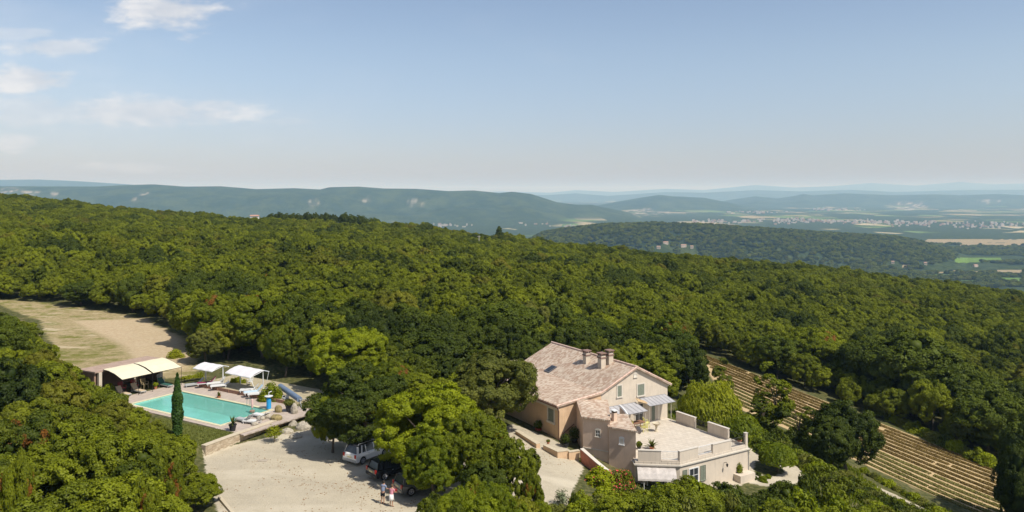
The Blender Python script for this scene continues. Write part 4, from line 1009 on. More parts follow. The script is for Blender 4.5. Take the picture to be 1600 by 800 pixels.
for sx in (-1, 1):
    for sy in (-1, 1): MB().box(sx*.7-.03, sx*.7+.03, sy*.36-.03, sy*.36+.03, 0, .70).build('leg', WOOD, e)
# stone bowl on pedestal
x, y = at(1025.5, 674, -1); e = empty('stone_basin', (x, y, -1), 0, 'pale stone bowl on a pedestal in the middle of the terrace', 'basin')
MB().lathe([(.20, 0), (.20, .06), (.12, .12), (.10, .4), (.16, .62), (.2, .66)], n=18).build('pedestal', STONE, e)
MB().lathe([(.15, .66), (.30, .70), (.44, .82), (.46, .88), (.40, .88), (.3, .80), (.1, .78)], n=22).build('bowl', STONE, e)

def potted(px, py, z, pot_r, pot_h, pm, kind, ph, pr, label, pname='potted_plant', leafm='oak_leaf', XY=None, cat='plant'):
    x, y = XY or at(px, py, z); e = empty(pname, (x, y, z), rnd.uniform(0, 6), label, cat)
    MB().lathe([(pot_r*.68, 0), (pot_r*.95, pot_h*.85), (pot_r*1.08, pot_h*.87), (pot_r*1.08, pot_h), (pot_r*.9, pot_h), (pot_r*.85, pot_h*.9)], n=14).build('pot', pm, e)
    if kind == 'spiky':
        b = MB()
        for k in range(26):
            a = 2*math.pi*k/26+rnd.uniform(-.1, .1); el = rnd.uniform(.25, 1.3); L_ = pr*rnd.uniform(.8, 1.15); p = []
            for j in range(5):
                s_ = j/4; rr_ = L_*s_*math.cos(el); zz = pot_h+ph*s_*math.sin(el)*1.1-(s_**2)*.35*ph*math.cos(el)
                p.append((rr_*math.cos(a), rr_*math.sin(a), zz))
            wv_ = [.05, .07, .055, .03, .006]
            vs = []
            for q_, ww in zip(p, wv_): vs += [(q_[0]-math.sin(a)*ww, q_[1]+math.cos(a)*ww, q_[2]), (q_[0]+math.sin(a)*ww, q_[1]-math.cos(a)*ww, q_[2])]
            b.add(vs, [(2*j, 2*j+1, 2*j+3, 2*j+2) for j in range(4)])
        b.build('leaves', MATS[leafm], e, fix=False)
    else:
        n = int(900*max(.5, pr)); u = sph(n); Pp = u*np.array([pr, pr, ph/2])*rng.uniform(.5, 1.05, (n, 1)); Pp[:, 2] += pot_h+ph*.45
        V, Fq = leaf_quads(Pp, u, .11); link_me('foliage', np_mesh('foliage', V, Fq, MATS[leafm], {'tint': rng.uniform(0, 1, n)}), e)
    return e
potted(1018.5, 702, -1, .26, .28, TERRACOTTA, 'spiky', .95, 1.0, 'spiky agave in a terracotta pot by the terrace parapet', leafm='olive_leaf')
potted(998.5, 702, -1, .2, .25, BLACKPOT, 'bush', .55, .28, 'small leafy plant in a dark pot beside the tower corner')
potted(1036, 650, -1, .2, .3, IRON, 'bush', .75, .25, 'dark potted shrub in the corner of the gable')
potted(1155.5, 692, -1, .24, .3, TERRACOTTA, 'bush', .3, .2, 'terracotta pot with a small plant inside the far terrace railing')
XYs = hw(-14.1, -1.6); potted(0, 0, -1.1, .3, .35, BLACKPOT, 'bush', .95, .48, 'round dark shrub in a pot left of the house corner steps', XY=at(884, 698, -1.1), leafm='dark_leaf')
potted(0, 0, -1.1, .32, .35, BLACKPOT, 'bush', 1.25, .58, 'taller dark shrub in a pot against the annex wall', XY=at(897.5, 691, -1.1), leafm='dark_leaf')
potted(0, 0, -1.0, .34, .42, mat('red_glazed', (.28, .05, .03), .4), 'bush', .8, .5, 'leafy plant in a dark red glazed pot by the orange wall', XY=at(841, 675, -1), leafm='dark_leaf')
potted(0, 0, -.35, .16, .2, TERRACOTTA, 'bush', .2, .16, 'tiny terracotta pot standing on the low planter wall', XY=at(856.5, 693.5, -.35), leafm='olive_leaf')
potted(0, 0, -4.2, .2, .5, TERRACOTTA, 'bush', 1.4, .35, 'tall climbing plant in a pot beside the lower wall lamp', XY=at(1155, 752, -4.2))

# ---- low garden walls by the entrance
def lowwall(pts, z0, z1, w_, m, label, name='garden_wall', capm=STONE):
    P_ = [Vector(p) for p in pts]; e = None
    left = []; right = []
    for i, p in enumerate(P_):
        d = ((P_[min(i+1, len(P_)-1)]-p).normalized()+(p-P_[max(i-1, 0)]).normalized())
        d.normalize(); n_ = Vector((-d.y, d.x)); left.append(p+n_*w_/2); right.append(p-n_*w_/2)
    n = len(P_); zz0 = z0 if hasattr(z0, '__len__') else [z0]*n; zz1 = z1 if hasattr(z1, '__len__') else [z1]*n
    def ribbon(mb, L_, R_, a, c):
        vs = []
        for l, r, s, t_ in zip(L_, R_, a, c): vs += [(l.x, l.y, s), (r.x, r.y, s), (r.x, r.y, t_), (l.x, l.y, t_)]
        fs = [(0, 1, 2, 3), (4*n-4, 4*n-1, 4*n-2, 4*n-3)]
        for i in range(n-1):
            k = 4*i; fs += [(k+1, k, k+4, k+5), (k+2, k+1, k+5, k+6), (k+3, k+2, k+6, k+7), (k, k+3, k+7, k+4)]
        return mb.add(vs, fs)
    e = empty(name, (0, 0, 0), 0, label, 'wall')
    ribbon(MB(), left, right, zz0, zz1).build('wall_body', m, e)
    L2 = [l+(l-r).normalized()*.04 for l, r in zip(left, right)]; R2 = [r+(r-l).normalized()*.04 for l, r in zip(left, right)]
    ribbon(MB(), L2, R2, zz1, [z+.06 for z in zz1]).build('coping', capm, e)
    return e
lowwall([at(808, 683, -1), at(841, 704, -1)], -1.6, [-.35, -.35], .4, WALL3, 'low rendered wall with pale coping left of the entrance')
lowwall([at(851, 706, -1.1), at(872, 718, -1.2), at(886, 716, -1.2)], -2, [-.45, -.45, -.45], .35, WALL3, 'L shaped planter wall in front of the dark potted shrubs')
lowwall([at(888, 717, -1.2), at(905, 716, -1.3)], -2, [-.55, -.55], .3, WALL3, 'short planter wall against the annex')
lowwall([at(909, 722, -1.5), at(933, 742, -1.9), at(955, 763, -2.6)], [-2.6, -2.9, -4], [-.25, -.75, -1.3], .3, mat('red_wall', (.42, .16, .10), .9, var=.15, scale=2), 'sloping red wall with pale coping descending beside the tower', capm=TRIM)
b = MB(); Xs, Ys = at(803, 553, 3.2)
e = empty('shed', (Xs, Ys-1, Hs(Xs, Ys)), .5, 'small pale shed half hidden behind the trees left of the roof', 'shed')
MB().box(-1.0, 1.0, -1.2, 1.2, 0, 2.9).build('wall', WALL, e); MB().slab([(-1.2, -1.4, 3.05), (1.2, -1.4, 2.95), (1.2, 1.4, 2.95), (-1.2, 1.4, 3.05)], .1).build('roof', STONE, e)

# ================================================================== POOL
PZ = 1.0
pool = empty('swimming_pool', (PA[0], PA[1], PZ), PANG, 'rectangular turquoise swimming pool with pale coping', 'pool')
tile = mat('pool_tile', (.36, .72, .62), .5, var=.16, scale=.5)
b = MB()   # basin: floor + four inner walls (y negative towards camera)
b.quad((0,0,-1.6),(PL,0,-1.6),(PL,-PW,-1.4),(0,-PW,-1.4)); b.quad((0,0,-1.6),(0,0,-.02),(PL,0,-.02),(PL,0,-1.6)); b.quad((0,-PW,-1.4),(PL,-PW,-1.4),(PL,-PW,-.02),(0,-PW,-.02))
b.quad((0,0,-1.6),(0,-PW,-1.4),(0,-PW,-.02),(0,0,-.02)); b.quad((PL,0,-1.6),(PL,0,-.02),(PL,-PW,-.02),(PL,-PW,-1.4)); b.build('basin', tile, pool, fix=False)
wm = bpy.data.materials.new('pool_water'); wm.use_nodes = True; t = NT(wm.node_tree); t.n.clear()
tcw = t.node('ShaderNodeTexCoord').outputs['Object']; nw = t.noise(tcw, 3.0, 3, .5); bp = t.node('ShaderNodeBump', inp={'Strength': .25, 'Distance': .04, 'Height': nw})
gl = t.node('ShaderNodeBsdfGlossy', inp={'Roughness': .06}); t.l.new(bp.outputs[0], gl.inputs['Normal'])
tr = t.node('ShaderNodeBsdfTransparent', inp={0: (.62, .93, .90, 1)}); fr = t.node('ShaderNodeFresnel', inp={'IOR': 1.33}); t.l.new(bp.outputs[0], fr.inputs['Normal'])
df = t.node('ShaderNodeBsdfDiffuse', inp={0: (.27, .62, .54, 1)}); m0 = t.node('ShaderNodeMixShader', inp={0: .45}); t.l.new(tr.outputs[0], m0.inputs[1]); t.l.new(df.outputs[0], m0.inputs[2])
ms = t.node('ShaderNodeMixShader'); t.l.new(fr.outputs[0], ms.inputs[0]); t.l.new(m0.outputs[0], ms.inputs[1]); t.l.new(gl.outputs[0], ms.inputs[2])
oo = t.node('ShaderNodeOutputMaterial'); t.l.new(ms.outputs[0], oo.inputs[0])
b = MB(); b.quad((0.005,-PW+.005,-.12),(PL-.005,-PW+.005,-.12),(PL-.005,-.005,-.12),(0.005,-.005,-.12)); b.build('water', wm, pool, fix=False)
b = MB(); cw = .36
b.box(-cw, PL+cw, 0, cw, -.1, .035); b.box(-cw, PL+cw, -PW-cw, -PW, -.1, .035); b.box(-cw, 0, -PW, 0, -.1, .035); b.box(PL, PL+cw, -PW, 0, -.1, .035)
bevel(b.build('coping', mat('pool_coping', (.56, .51, .33), .8, var=.08, scale=3), pool), .02)
b = MB()
for sx in (0, .5): b.tube([(PL-3.4+sx, .25, 0), (PL-3.4+sx, .25, .75), (PL-3.4+sx, -.12, .8), (PL-3.4+sx, -.2, -.6)], .022, 6)
b.build('ladder', mat('chrome', (.7, .7, .7), .2, metal=1), pool)
def pw(s, t_, z=PZ): x, y = pool_w(s, t_); return (x, y, z)
# paved deck round the pool (frame of four sheets), grass strip stays in front
deckm = mat('pool_paving', (.44, .37, .31), .85, var=.06, scale=1.0, dirt=(.38, .32, .27), bump=.1)
b = MB()
b.box(-cw-3.3, PL+4.6, cw+.001, 2.6, -.12, -.002); b.box(-cw-3.3, -cw-.001, -PW-.9, cw, -.12, -.002); b.box(PL+cw+.001, PL+4.6, -PW-1.0, cw, -.12, -.002); b.box(-cw, PL+cw, -PW-cw-.55, -PW-cw-.001, -.12, -.002)
o = b.build('pool_deck', deckm); o.location = (PA[0], PA[1], PZ); o.rotation_euler = (0, 0, PANG); tag(o, kind='structure')
# raised gravel bed behind a brown timber edge
b = MB(); b.box(-.8, PL+.6, 2.62, 8.2, -.2, .30); o = b.build('gravel_bed', mat('tan_gravel', (.37, .32, .21), .95, var=.15, scale=3, dirt=(.30, .26, .15), bump=.3)); o.location = (PA[0], PA[1], PZ); o.rotation_euler = (0, 0, PANG); tag(o, kind='structure')
b = MB(); b.box(-.8, PL+.6, 2.5, 2.618, -.1, .36)
for k in range(9): b.box(-.8+k*1.9, -.7+k*1.9, 2.44, 2.5, -.1, .40)
o = b.build('timber_edging', mat('timber', (.27, .15, .10), .85, var=.2, scale=4)); o.location = (PA[0], PA[1], PZ); o.rotation_euler = (0, 0, PANG); tag(o, 'long brown timber edging between the pool deck and the gravel bed', 'edging')

def awning_frame(px0, py0, px1, py1, z, depth, drop, label, posts, arms=False):
    a = Vector((*at(px0, py0, z), z)); c = Vector((*at(px1, py1, z), z)); d = (c-a); Ln = d.length; d.normalize(); n_ = Vector((d.y, -d.x, 0)).normalized()
    if n_.y > 0: n_ = -n_
    e = empty('pool_canopy', (a.x, a.y, PZ), math.atan2(d.y, d.x), label, 'canopy', 'white canopies over the sun loungers')
    h = z-PZ; b = MB(); nn_ = 10; rows = [(0, 0), (-.33, -.12), (-.66, -.45), (-1, -1)]
    vs = [(Ln*k/nn_, r_*depth, h+q*drop+.02*math.sin(k*1.7)) for r_, q in rows for k in range(nn_+1)]
    fs = [(r_*(nn_+1)+k, r_*(nn_+1)+k+1, (r_+1)*(nn_+1)+k+1, (r_+1)*(nn_+1)+k) for r_ in range(3) for k in range(nn_)]
    o = b.add(vs, fs).build('canvas', CANVAS, e, fix=False); m_ = o.modifiers.new('thick', 'SOLIDIFY'); m_.thickness = .03
    b = MB(); b.tube([(-.05, .03, h-.04), (Ln+.9, .03, h-.04)], .05, 6); b.tube([(0, -depth, h-drop-.03), (Ln, -depth, h-drop-.03)], .04, 6); b.tube([(Ln, .03, h-.04), (Ln, -depth, h-drop)], .035, 6); b.tube([(0, .03, h-.04), (0, -depth, h-drop)], .035, 6); 
    if arms: b.tube([(Ln, -depth, h-drop), (Ln+.7, -depth+.2, h-drop-1.3)], .03, 6); b.tube([(Ln+.9, 0, h), (Ln+.55, 0, h-1.2)], .03, 6)
    b.build('frame', WHITE, e)
    for s_ in posts: MB().tube([(s_*Ln, .03, h-.05), (s_*Ln, .03, .28)], .065, 8).build('post', WHITE, e)
awning_frame(319.5, 566, 349, 571, 3.5, 1.6, .42, 'white canopy nearer the cream awnings, above the maroon lounger', (.06, .97))
awning_frame(373.5, 571, 412, 578.5, 3.5, 1.9, .5, 'white canopy nearer the trees with bent arms at its right end', (.05, .97), True)

def lounger(x, y, z, rz, m, label, name='sun_lounger', fm=PLAST, back=.6):
    e = empty(name, (x, y, z), rz, label, 'lounger', 'sun loungers round the pool')
    MB().box(-.3, .3, -.2, 1.25, .27, .34).build('mattress', m, e)
    MB().slab([(-.3, -.2, .34), (.3, -.2, .34), (.3, -.78, .34+back), (-.3, -.78, .34+back)], .07).build('backrest', m, e)
    b = MB(); b.box(-.35, -.3, -.5, 1.3, .2, .28); b.box(.3, .35, -.5, 1.3, .2, .28); b.box(-.3, .3, 1.25, 1.3, .2, .28); b.tube([(-.3, -.72, .8), (-.3, -.45, .25)], .02, 5); b.tube([(.3, -.72, .8), (.3, -.45, .25)], .02, 5); b.build('frame', fm, e)
    for sx in (-.32, .32):
        for sy in (-.4, 1.15): MB().box(sx-.03, sx+.03, sy-.03, sy+.03, 0, .2).build('leg', fm, e)
    return e
gbz = PZ+.3
def L(px, py, z, deg, m, label, **k): x, y = at(px, py, z); return lounger(x, y, z, R(deg), m, label, **k)
L(307, 603, PZ, 120, GREYP, 'empty grey lounger on the deck left of the maroon one', fm=GREYP)
L(326, 601, gbz, 112, MAROON, 'lounger with a maroon cushion under the first white canopy')
L(341, 601, gbz, 112, PLAST, 'white lounger with raised back next to the maroon one')
L(347, 605, gbz, 112, PLAST, 'white plastic lounger lying low beside the canopy post', back=.25)
L(393, 612, gbz, 100, PLAST, 'white lounger under the second canopy, nearest the gravel')
L(399, 615, gbz, 118, mat('pale_blue_cloth', (.45, .58, .66), .8), 'pale blue cushioned lounger under the second canopy')
L(406, 618, gbz, 105, PLAST, 'white lounger beside the ivy covered bush')
L(384, 660, PZ, 60, GREYP, 'grey lounger on the deck right of the black palm pot', fm=GREYP)
L(399, 662, PZ, 75, PLAST, 'white lounger at the near right end of the pool')
L(411, 653, PZ, 60, PLAST, 'white lounger between the boulders at the pool end', back=.35)
x, y = at(446, 628, PZ); chair(x, y, PZ, 2.4, PLAST, 'white garden chair beside the pool cover roller', 'white chairs by the pool')
x, y = at(390, 602, gbz); chair(x, y, gbz, 2.7, PLAST, 'white garden chair behind the loungers under the second canopy', 'white chairs by the pool')
# pool house with flat tiled roof and two cream awnings
q_ = Vector((-.5225, -.8526)); p_ = Vector((.8526, -.5225))
Af = Vector(at(284.5, 573, 3.15)); phz = PZ
ph = empty('pool_house', (Af.x, Af.y, phz), PANG, 'low open pool house behind the cream awnings', 'pool house')
# local x = p, y = -q ; front edge along -y from 0 to -7.6
b = MB(); b.slab([(-7.2, -8.5, 2.62), (-3.7, -8.5, 2.72), (-3.7, .2, 2.72), (-7.2, .2, 2.62)], .16); b.build('roof', mat('flat_roof_brown', (.36, .26, .20), .85, var=.15, scale=2), ph)
b = MB(); b.box(-7.0, -6.8, -8.4, 0, -.1, 2.46); b.box(-6.8, -4.0, -.2, 0, -.1, 2.5); b.box(-6.8, -4.0, -8.4, -8.2, -.1, 2.5); b.build('wall', mat('red_ochre_wall', (.30, .19, .13), .9, var=.15, scale=1.5), ph)
for yy_ in (-.25, -3.6, -7.9): 
    o = MB().box(-3.95, -3.6, yy_-.18, yy_+.18, -.1, 2.55).build('pillar', WALL, ph)
for k, (y0, y1) in enumerate(((-.1, -3.75), (-3.95, -7.55))):
    b = MB(); n = 10; rows = [(-3.7, 2.86), (-2.7, 2.82), (-1.5, 2.62), (-.5, 2.3), (.0, 2.14)]
    vs = [(r_, y0+(y1-y0)*j/n, z+.015*math.sin(j*1.3+r_)) for r_, z in rows for j in range(n+1)]
    fs = [(i*(n+1)+j, i*(n+1)+j+1, (i+1)*(n+1)+j+1, (i+1)*(n+1)+j) for i in range(4) for j in range(n)]
    o = b.add(vs, fs).build('awning', CREAM, ph, fix=False); m_ = o.modifiers.new('thick', 'SOLIDIFY'); m_.thickness = .02
    b = MB()
    for yy_ in (y0, y1): b.tube([(r_, yy_, z-.03) for r_, z in rows], .03, 6)
    b.tube([(0, y0, 2.12), (0, y1, 2.12)], .03, 6); b.build('awning_frame', IRON, ph)
for yy_ in (-.1, -3.85, -5.6, -7.5): MB().tube([(0, yy_, 0), (0, yy_, 2.12)], .025, 6).build('pole', IRON, ph)
def phl(x_, y_): return (Af.x+x_*PC-y_*PS, Af.y+x_*PS+y_*PC)
beige = mat('beige_cushion', (.50, .40, .27), .9); redc = mat('red_cushion', (.40, .06, .06), .9)
for k, (xx, yy_, mm, lab) in enumerate(((-1.6, -6.6, beige, 'beige cushioned lounger at the left end under the cream awnings'), (-1.4, -4.9, beige, 'beige lounger between the red chair and the green plant'), (-1.2, -1.6, mat('dark_green_cloth', (.03, .10, .08), .8), 'dark green lounger at the right end under the cream awnings'))):
    x, y = phl(xx, yy_); lounger(x, y, PZ, PANG-R(90), mm, lab, fm=GREYP)
for (xx, yy_, mm, lab) in ((-2.8, -5.8, redc, 'red armchair in the shade of the pool house'), (-2.7, -4.3, redc, 'second red armchair beside the wicker one'), (-2.2, -3.4, mat('wicker', (.42, .33, .18), .9, var=.2, scale=20), 'tan wicker armchair under the cream awnings'), (-2.6, -1.0, PLAST, 'white armchair at the right pillar of the pool house')):
    x, y = phl(xx, yy_); chair(x, y, PZ, PANG-R(90), mm, lab, 'armchairs in the pool house', 1.15, 'armchair')
x, y = phl(-2.9, -7.3); potted(0, 0, PZ, .25, .35, TERRACOTTA, 'bush', 1.0, .55, 'bushy green plant at the left pillar of the pool house', XY=(x, y), leafm='light_leaf')
x, y = phl(-.9, -2.9); potted(0, 0, PZ, .2, .3, TERRACOTTA, 'bush', .5, .3, 'small green pot plant on the deck under the awning gap', XY=(x, y), leafm='light_leaf')
# objects on the deck
potted(342, 622, PZ, .22, .25, TERRACOTTA, 'spiky', .6, .42, 'small palm in a terracotta pot on the far edge of the pool')
potted(363.5, 673, PZ, .36, .62, BLACKPOT, 'spiky', .95, .75, 'palm in a tall black pot at the near corner of the pool')
potted(451.5, 643, PZ, .38, .7, BLACKPOT, 'bush', .6, .6, 'shrub in a big black pot below the pool cover roller', leafm='olive_leaf')
x, y = at(394, 643.5, PZ); e = empty('closed_parasol', (x, y, PZ), 0, 'closed pinkish parasol at the right end of the pool', 'parasol')
MB().lathe([(.03, 1.35), (.10, 1.3), (.14, .8), (.11, .45), (.05, .40)], n=10).build('cloth', mat('pink_cloth', (.62, .42, .38), .9), e); MB().lathe([(.28, 0), (.28, .16), (.05, .2), (.025, .25), (.025, 1.45)], n=10).build('base', mat('parasol_base', (.25, .18, .13), .8), e)
x, y = at(420, 639, PZ); e = empty('pool_shower', (x, y, PZ), .4, 'bright blue shower column by the far corner of the pool', 'shower')
MB().lathe([(.22, 0), (.25, .1), (.24, 1.0), (.18, 1.15), (.12, 1.2)], n=14).build('column', mat('bright_blue', (.03, .30, .62), .35), e)
b = MB(); b.lathe([(.1, 1.2), (.42, 1.32), (.44, 1.38), (.1, 1.4)], n=14); b.tube([(0, 0, 1.38), (0, 0, 1.75), (.3, 0, 1.85)], .05, 6); b.build('basin_top', PLAST, e)
# pool cover roller
a = Vector((*at(438, 603.5, PZ+1.1), PZ+1.1)); c = Vector((*at(468, 624, PZ+1.0), PZ+1.0)); c = a+(c-a)
e = empty('pool_cover_roller', (0, 0, 0), 0, 'blue grey pool cover wound on a roller on stands', 'pool cover')
d = (c-a).normalized()
MB().tube([a, c], .30, 14).build('rolled_cover', mat('blue_grey_cover', (.14, .19, .27), .5, var=.15, scale=5), e); MB().tube([a-d*.25, c+d*.25], .06, 8).build('axle', GREYP, e)
for p, s_ in ((a, -1), (c, 1)):
    pp_ = p+d*.12*s_; MB().tube([(pp_.x-.3, pp_.y+.3, PZ), (pp_.x, pp_.y, pp_.z), (pp_.x+.3, pp_.y-.3, PZ)], .035, 6).build('stand', GREYP, e)
MB().tube([(c.x+d.x*.2, c.y, c.z), (c.x+1.2, c.y, c.z+.05)], .03, 6).build('crank', GREYP, e)
# ivy bush
def bush_mesh(name, rx, ry, h, n, leafm, leaf=.13, extra=None):
    k = 26; u = sph(k); u[:, 2] = np.abs(u[:, 2]); cc = u*np.array([rx, ry, h*.82])*rng.uniform(.45, .85, (k, 1)); per = n//k
    Pp = []; Nn = []; ti = []
    for c_ in cc:
        q = sph(per); Pp.append(c_+q*np.array([rx*.36, ry*.36, h*.26])*rng.uniform(.7, 1.05, (per, 1))); Nn.append(q+np.array([0, 0, .3])); ti.append(np.clip(rng.uniform(0, .6)+rng.uniform(0, .4, per), 0, 1))
    Pp = np.concatenate(Pp); Pp[:, 2] = np.maximum(Pp[:, 2], .03); Nn = np.concatenate(Nn); ti = np.concatenate(ti)
    V, Fq = leaf_quads(Pp, Nn, leaf); mi = np.zeros(len(Fq), int); mats = [MATS[leafm]]
    if extra: mats.append(MATS[extra[0]]); mi = (rng.random(len(Fq)) < extra[1]).astype(int)*1
    return np_mesh(name, V, Fq, mats, {'tint': ti}, mi)
def bush(x, y, me, label, s=(1, 1, 1), name='shrub', cat='shrub', group=None, rz=0, z=None):
    e = empty(name, (x, y, Hs(x, y) if z is None else z), rz, label, cat, group); e.scale = s; link_me('foliage', me, e)
    MB().tube([(0, 0, -.2), (0, 0, .4)], [.06, .04], 6).build('stem', BARK, e); return e
x, y = at(421, 628, PZ); bush(x, y+.6, bush_mesh('ivy', 1.35, .9, 2.3, 5200, 'light_leaf', .12), 'bright green ivy covered bush between the loungers and the roller', z=PZ)
x, y = at(265, 568, PZ); bush(x, y+2, bush_mesh('feathery', 1.2, 1.0, 1.9, 2600, 'yellow_leaf', .12), 'yellow green feathery bush behind the cream awnings', z=PZ+.2)
tuft = bush_mesh('tuft', .5, .5, .7, 700, 'yellow_leaf', .10)
for k, (px_, py_) in enumerate(((288, 593), (296, 591), (304, 590), (313, 589), (372, 597), (380, 598), (366, 597))):
    x, y = at(px_, py_, gbz); bush(x, y, tuft, 'low yellowish grass tuft growing in the gravel bed behind the pool', (1, 1, rnd.uniform(.7, 1.2)), 'grass_clump', 'plant', 'grass clumps in the gravel bed', rnd.uniform(0, 6), z=gbz)
# boulders and retaining walls
def boulder(x, y, z, s, label, seed, m=ROCK, group='boulders at the end of the pool'):
    bm = bmesh.new(); bmesh.ops.create_icosphere(bm, subdivisions=3, radius=1)
    r2 = random.Random(seed); off_ = r2.uniform(0, 50)
    for v_ in bm.verts:
        n_ = v_.co.normalized(); f = .75+.5*float(fbm(np.array([n_.x*1.6+off_]), np.array([n_.y*1.6+n_.z*2+off_]), 3)[0]); f = round(f*6)/6*.5+f*.5; v_.co = Vector((n_.x*s[0]*f, n_.y*s[1]*f, n_.z*s[2]*f))
    me = bpy.data.meshes.new('boulder'); bm.to_mesh(me); bm.free(); me.materials.append(m); o = link_me('boulder', me); o.location = (x, y, z+s[2]*.45); tag(o, label, 'boulder', group)
MOSSY = mat('mossy_rock', (.25, .20, .09), .95, var=.3, scale=4, bump=.7, bscale=8)
for k, (px_, py_, s, lab, m_) in enumerate(((407, 656, (.6, .5, .45), 'pale boulder left of the mossy one at the pool end', ROCK), (418, 654, (.7, .5, .5), 'largest pale boulder at the pool end', ROCK), (432, 656, (.85, .6, .55), 'mossy brown boulder at the pool end', MOSSY), (435, 644, (.55, .35, .75), 'upright brown rock standing near the black shrub pot', MOSSY), (460, 646, (.5, .4, 1.0), 'tall pale standing stone right of the black shrub pot', ROCK), (398, 664, (.5, .4, .3), 'flat grey stone beside the white lounger', ROCK))):
    x, y = at(px_, py_, PZ); boulder(x, y, PZ, tuple(q*.72 for q in s), lab, k+3, m_)
sw = bpy.data.materials.new('stone_wall'); sw.use_nodes = True; t = NT(sw.node_tree); bb = sw.node_tree.nodes['Principled BSDF']
g_ = t.node('ShaderNodeNewGeometry').outputs['Position']; mp = t.node('ShaderNodeMapping', inp={'Scale': (2.4, 2.4, 4.5)}); t.l.new(g_, mp.inputs[0])
vo = t.node('ShaderNodeTexVoronoi', inp={'Scale': 1.0}); t.l.new(mp.outputs[0], vo.inputs[0]); ve = t.node('ShaderNodeTexVoronoi', feature='DISTANCE_TO_EDGE', inp={'Scale': 1.0}); t.l.new(mp.outputs[0], ve.inputs[0])
sp = t.node('ShaderNodeSeparateColor'); t.l.new(vo.outputs['Color'], sp.inputs[0]); c_ = t.mix(sp.outputs[0], (.50, .42, .30), (.36, .28, .19)); c_ = t.mix(t.ramp(ve.outputs[0], 0, .06, .5, 0), c_, (.30, .23, .15)); t.l.new(c_, bb.inputs['Base Color']); bb.inputs['Roughness'].default_value = .9
bp = t.node('ShaderNodeBump', inp={'Strength': .6, 'Distance': .05, 'Height': t.ramp(ve.outputs[0], 0, .1)}); t.l.new(bp.outputs[0], bb.inputs['Normal']); MATS['stone_wall'] = sw
lowwall(WALLTOP[:5], -.3, 1.02, .5, sw, 'curved pale stone retaining wall between the pool terrace and the car park', name='retaining_wall')
lowwall([WALLTOP[4], WALLTOP[5], WALLTOP[6]], -.3, [.98, .9, .85], .7, mat('brown_rock_wall', (.38, .26, .16), .95, var=.4, scale=1.6, bump=.9, bscale=5), 'rough brown rock wall at the top right of the car park', name='rock_wall', capm=ROCK)
for k, (px_, py_, s) in enumerate(((448, 678, (.7, .5, .45)), (462, 684, (.6, .6, .35)), (474, 672, (.8, .6, .6)), (457, 668, (.5, .4, .6)))):
    x, y = at(px_, py_, .1); boulder(x, y, .05, s, ('low pale rock left of the tree shadow at the foot of the rock wall', 'flat rock lying out on the gravel below the rock wall', 'biggest rock at the foot of the rock wall under the oak', 'upright rock leaning on the rock wall')[k], k+20, group='rocks below the rock wall')
# sapling in the car park
def sapling(px_, py_, zg, h, r, leafm, label, n=1500, group=None):
    x, y = at(px_, py_, zg); e = empty('sapling', (x, y, zg), 0, label, 'young tree', group); u = sph(n); k = rng.uniform(.25, 1, (n, 1)); Pp = u*np.array([r, r, h*.36])*k; Pp[:, 2] += h*.64
    Pp += (fbm(Pp[:, 0]*2, Pp[:, 2]*2, 3)[:, None]-.5)*.5
    V, Fq = leaf_quads(Pp, u+np.array([0, 0, .4]), .10); link_me('crown', np_mesh('sapling_crown', V, Fq, MATS[leafm], {'tint': rng.uniform(0, 1, n)}), e)
    b = MB(); b.tube([(0, 0, -.2), (.03, 0, h*.35), (0, .02, h*.8)], [.05, .04, .015], 6)
    for k in range(7): a_ = k*.9; b.tube([(0, 0, h*(.3+.05*k)), (math.cos(a_)*r*.8, math.sin(a_)*r*.8, h*(.55+.05*k))], [.02, .006], 4)
    b.build('trunk', BARK, e)
sapling(428, 693, 0, 1.8, .85, 'yellow_leaf', 'spindly yellowish sapling standing alone in the car park gravel', 800)
sapling(877, 803, -1.4, 2.1, .65, 'grey_leaf', 'thin pale young tree at the bottom of the drive', 600)
# drain cover, kerb, tread marks
x, y = at(411, 719, 0); o = MB().box(-.42, .42, -.3, .3, 0, .03).build('drain_cover', mat('drain_stone', (.36, .31, .24), .9, var=.2)); o.location = (x, y, Hs(x, y)+.005); tag(o, 'small square drain cover in the pale gravel', 'drain cover')
x0, y0 = at(343, 779, 0); x1, y1 = at(372, 803, 0); b = MB()
p0 = Vector((x0, y0, 0)); p1 = Vector((x1+.6, y1-1.5, 0)); dd_ = (p1-p0).normalized(); nn_ = Vector((-dd_.y, dd_.x, 0))*.12
hz = .16+max(Hs(x0, y0), Hs(x1, y1)); b.prism([tuple((p0+nn_)[:2]), tuple((p1+nn_)[:2]), tuple((p1-nn_)[:2]), tuple((p0-nn_)[:2])], -.4, hz); o = b.build('kerb', STONE); tag(o, kind='structure')

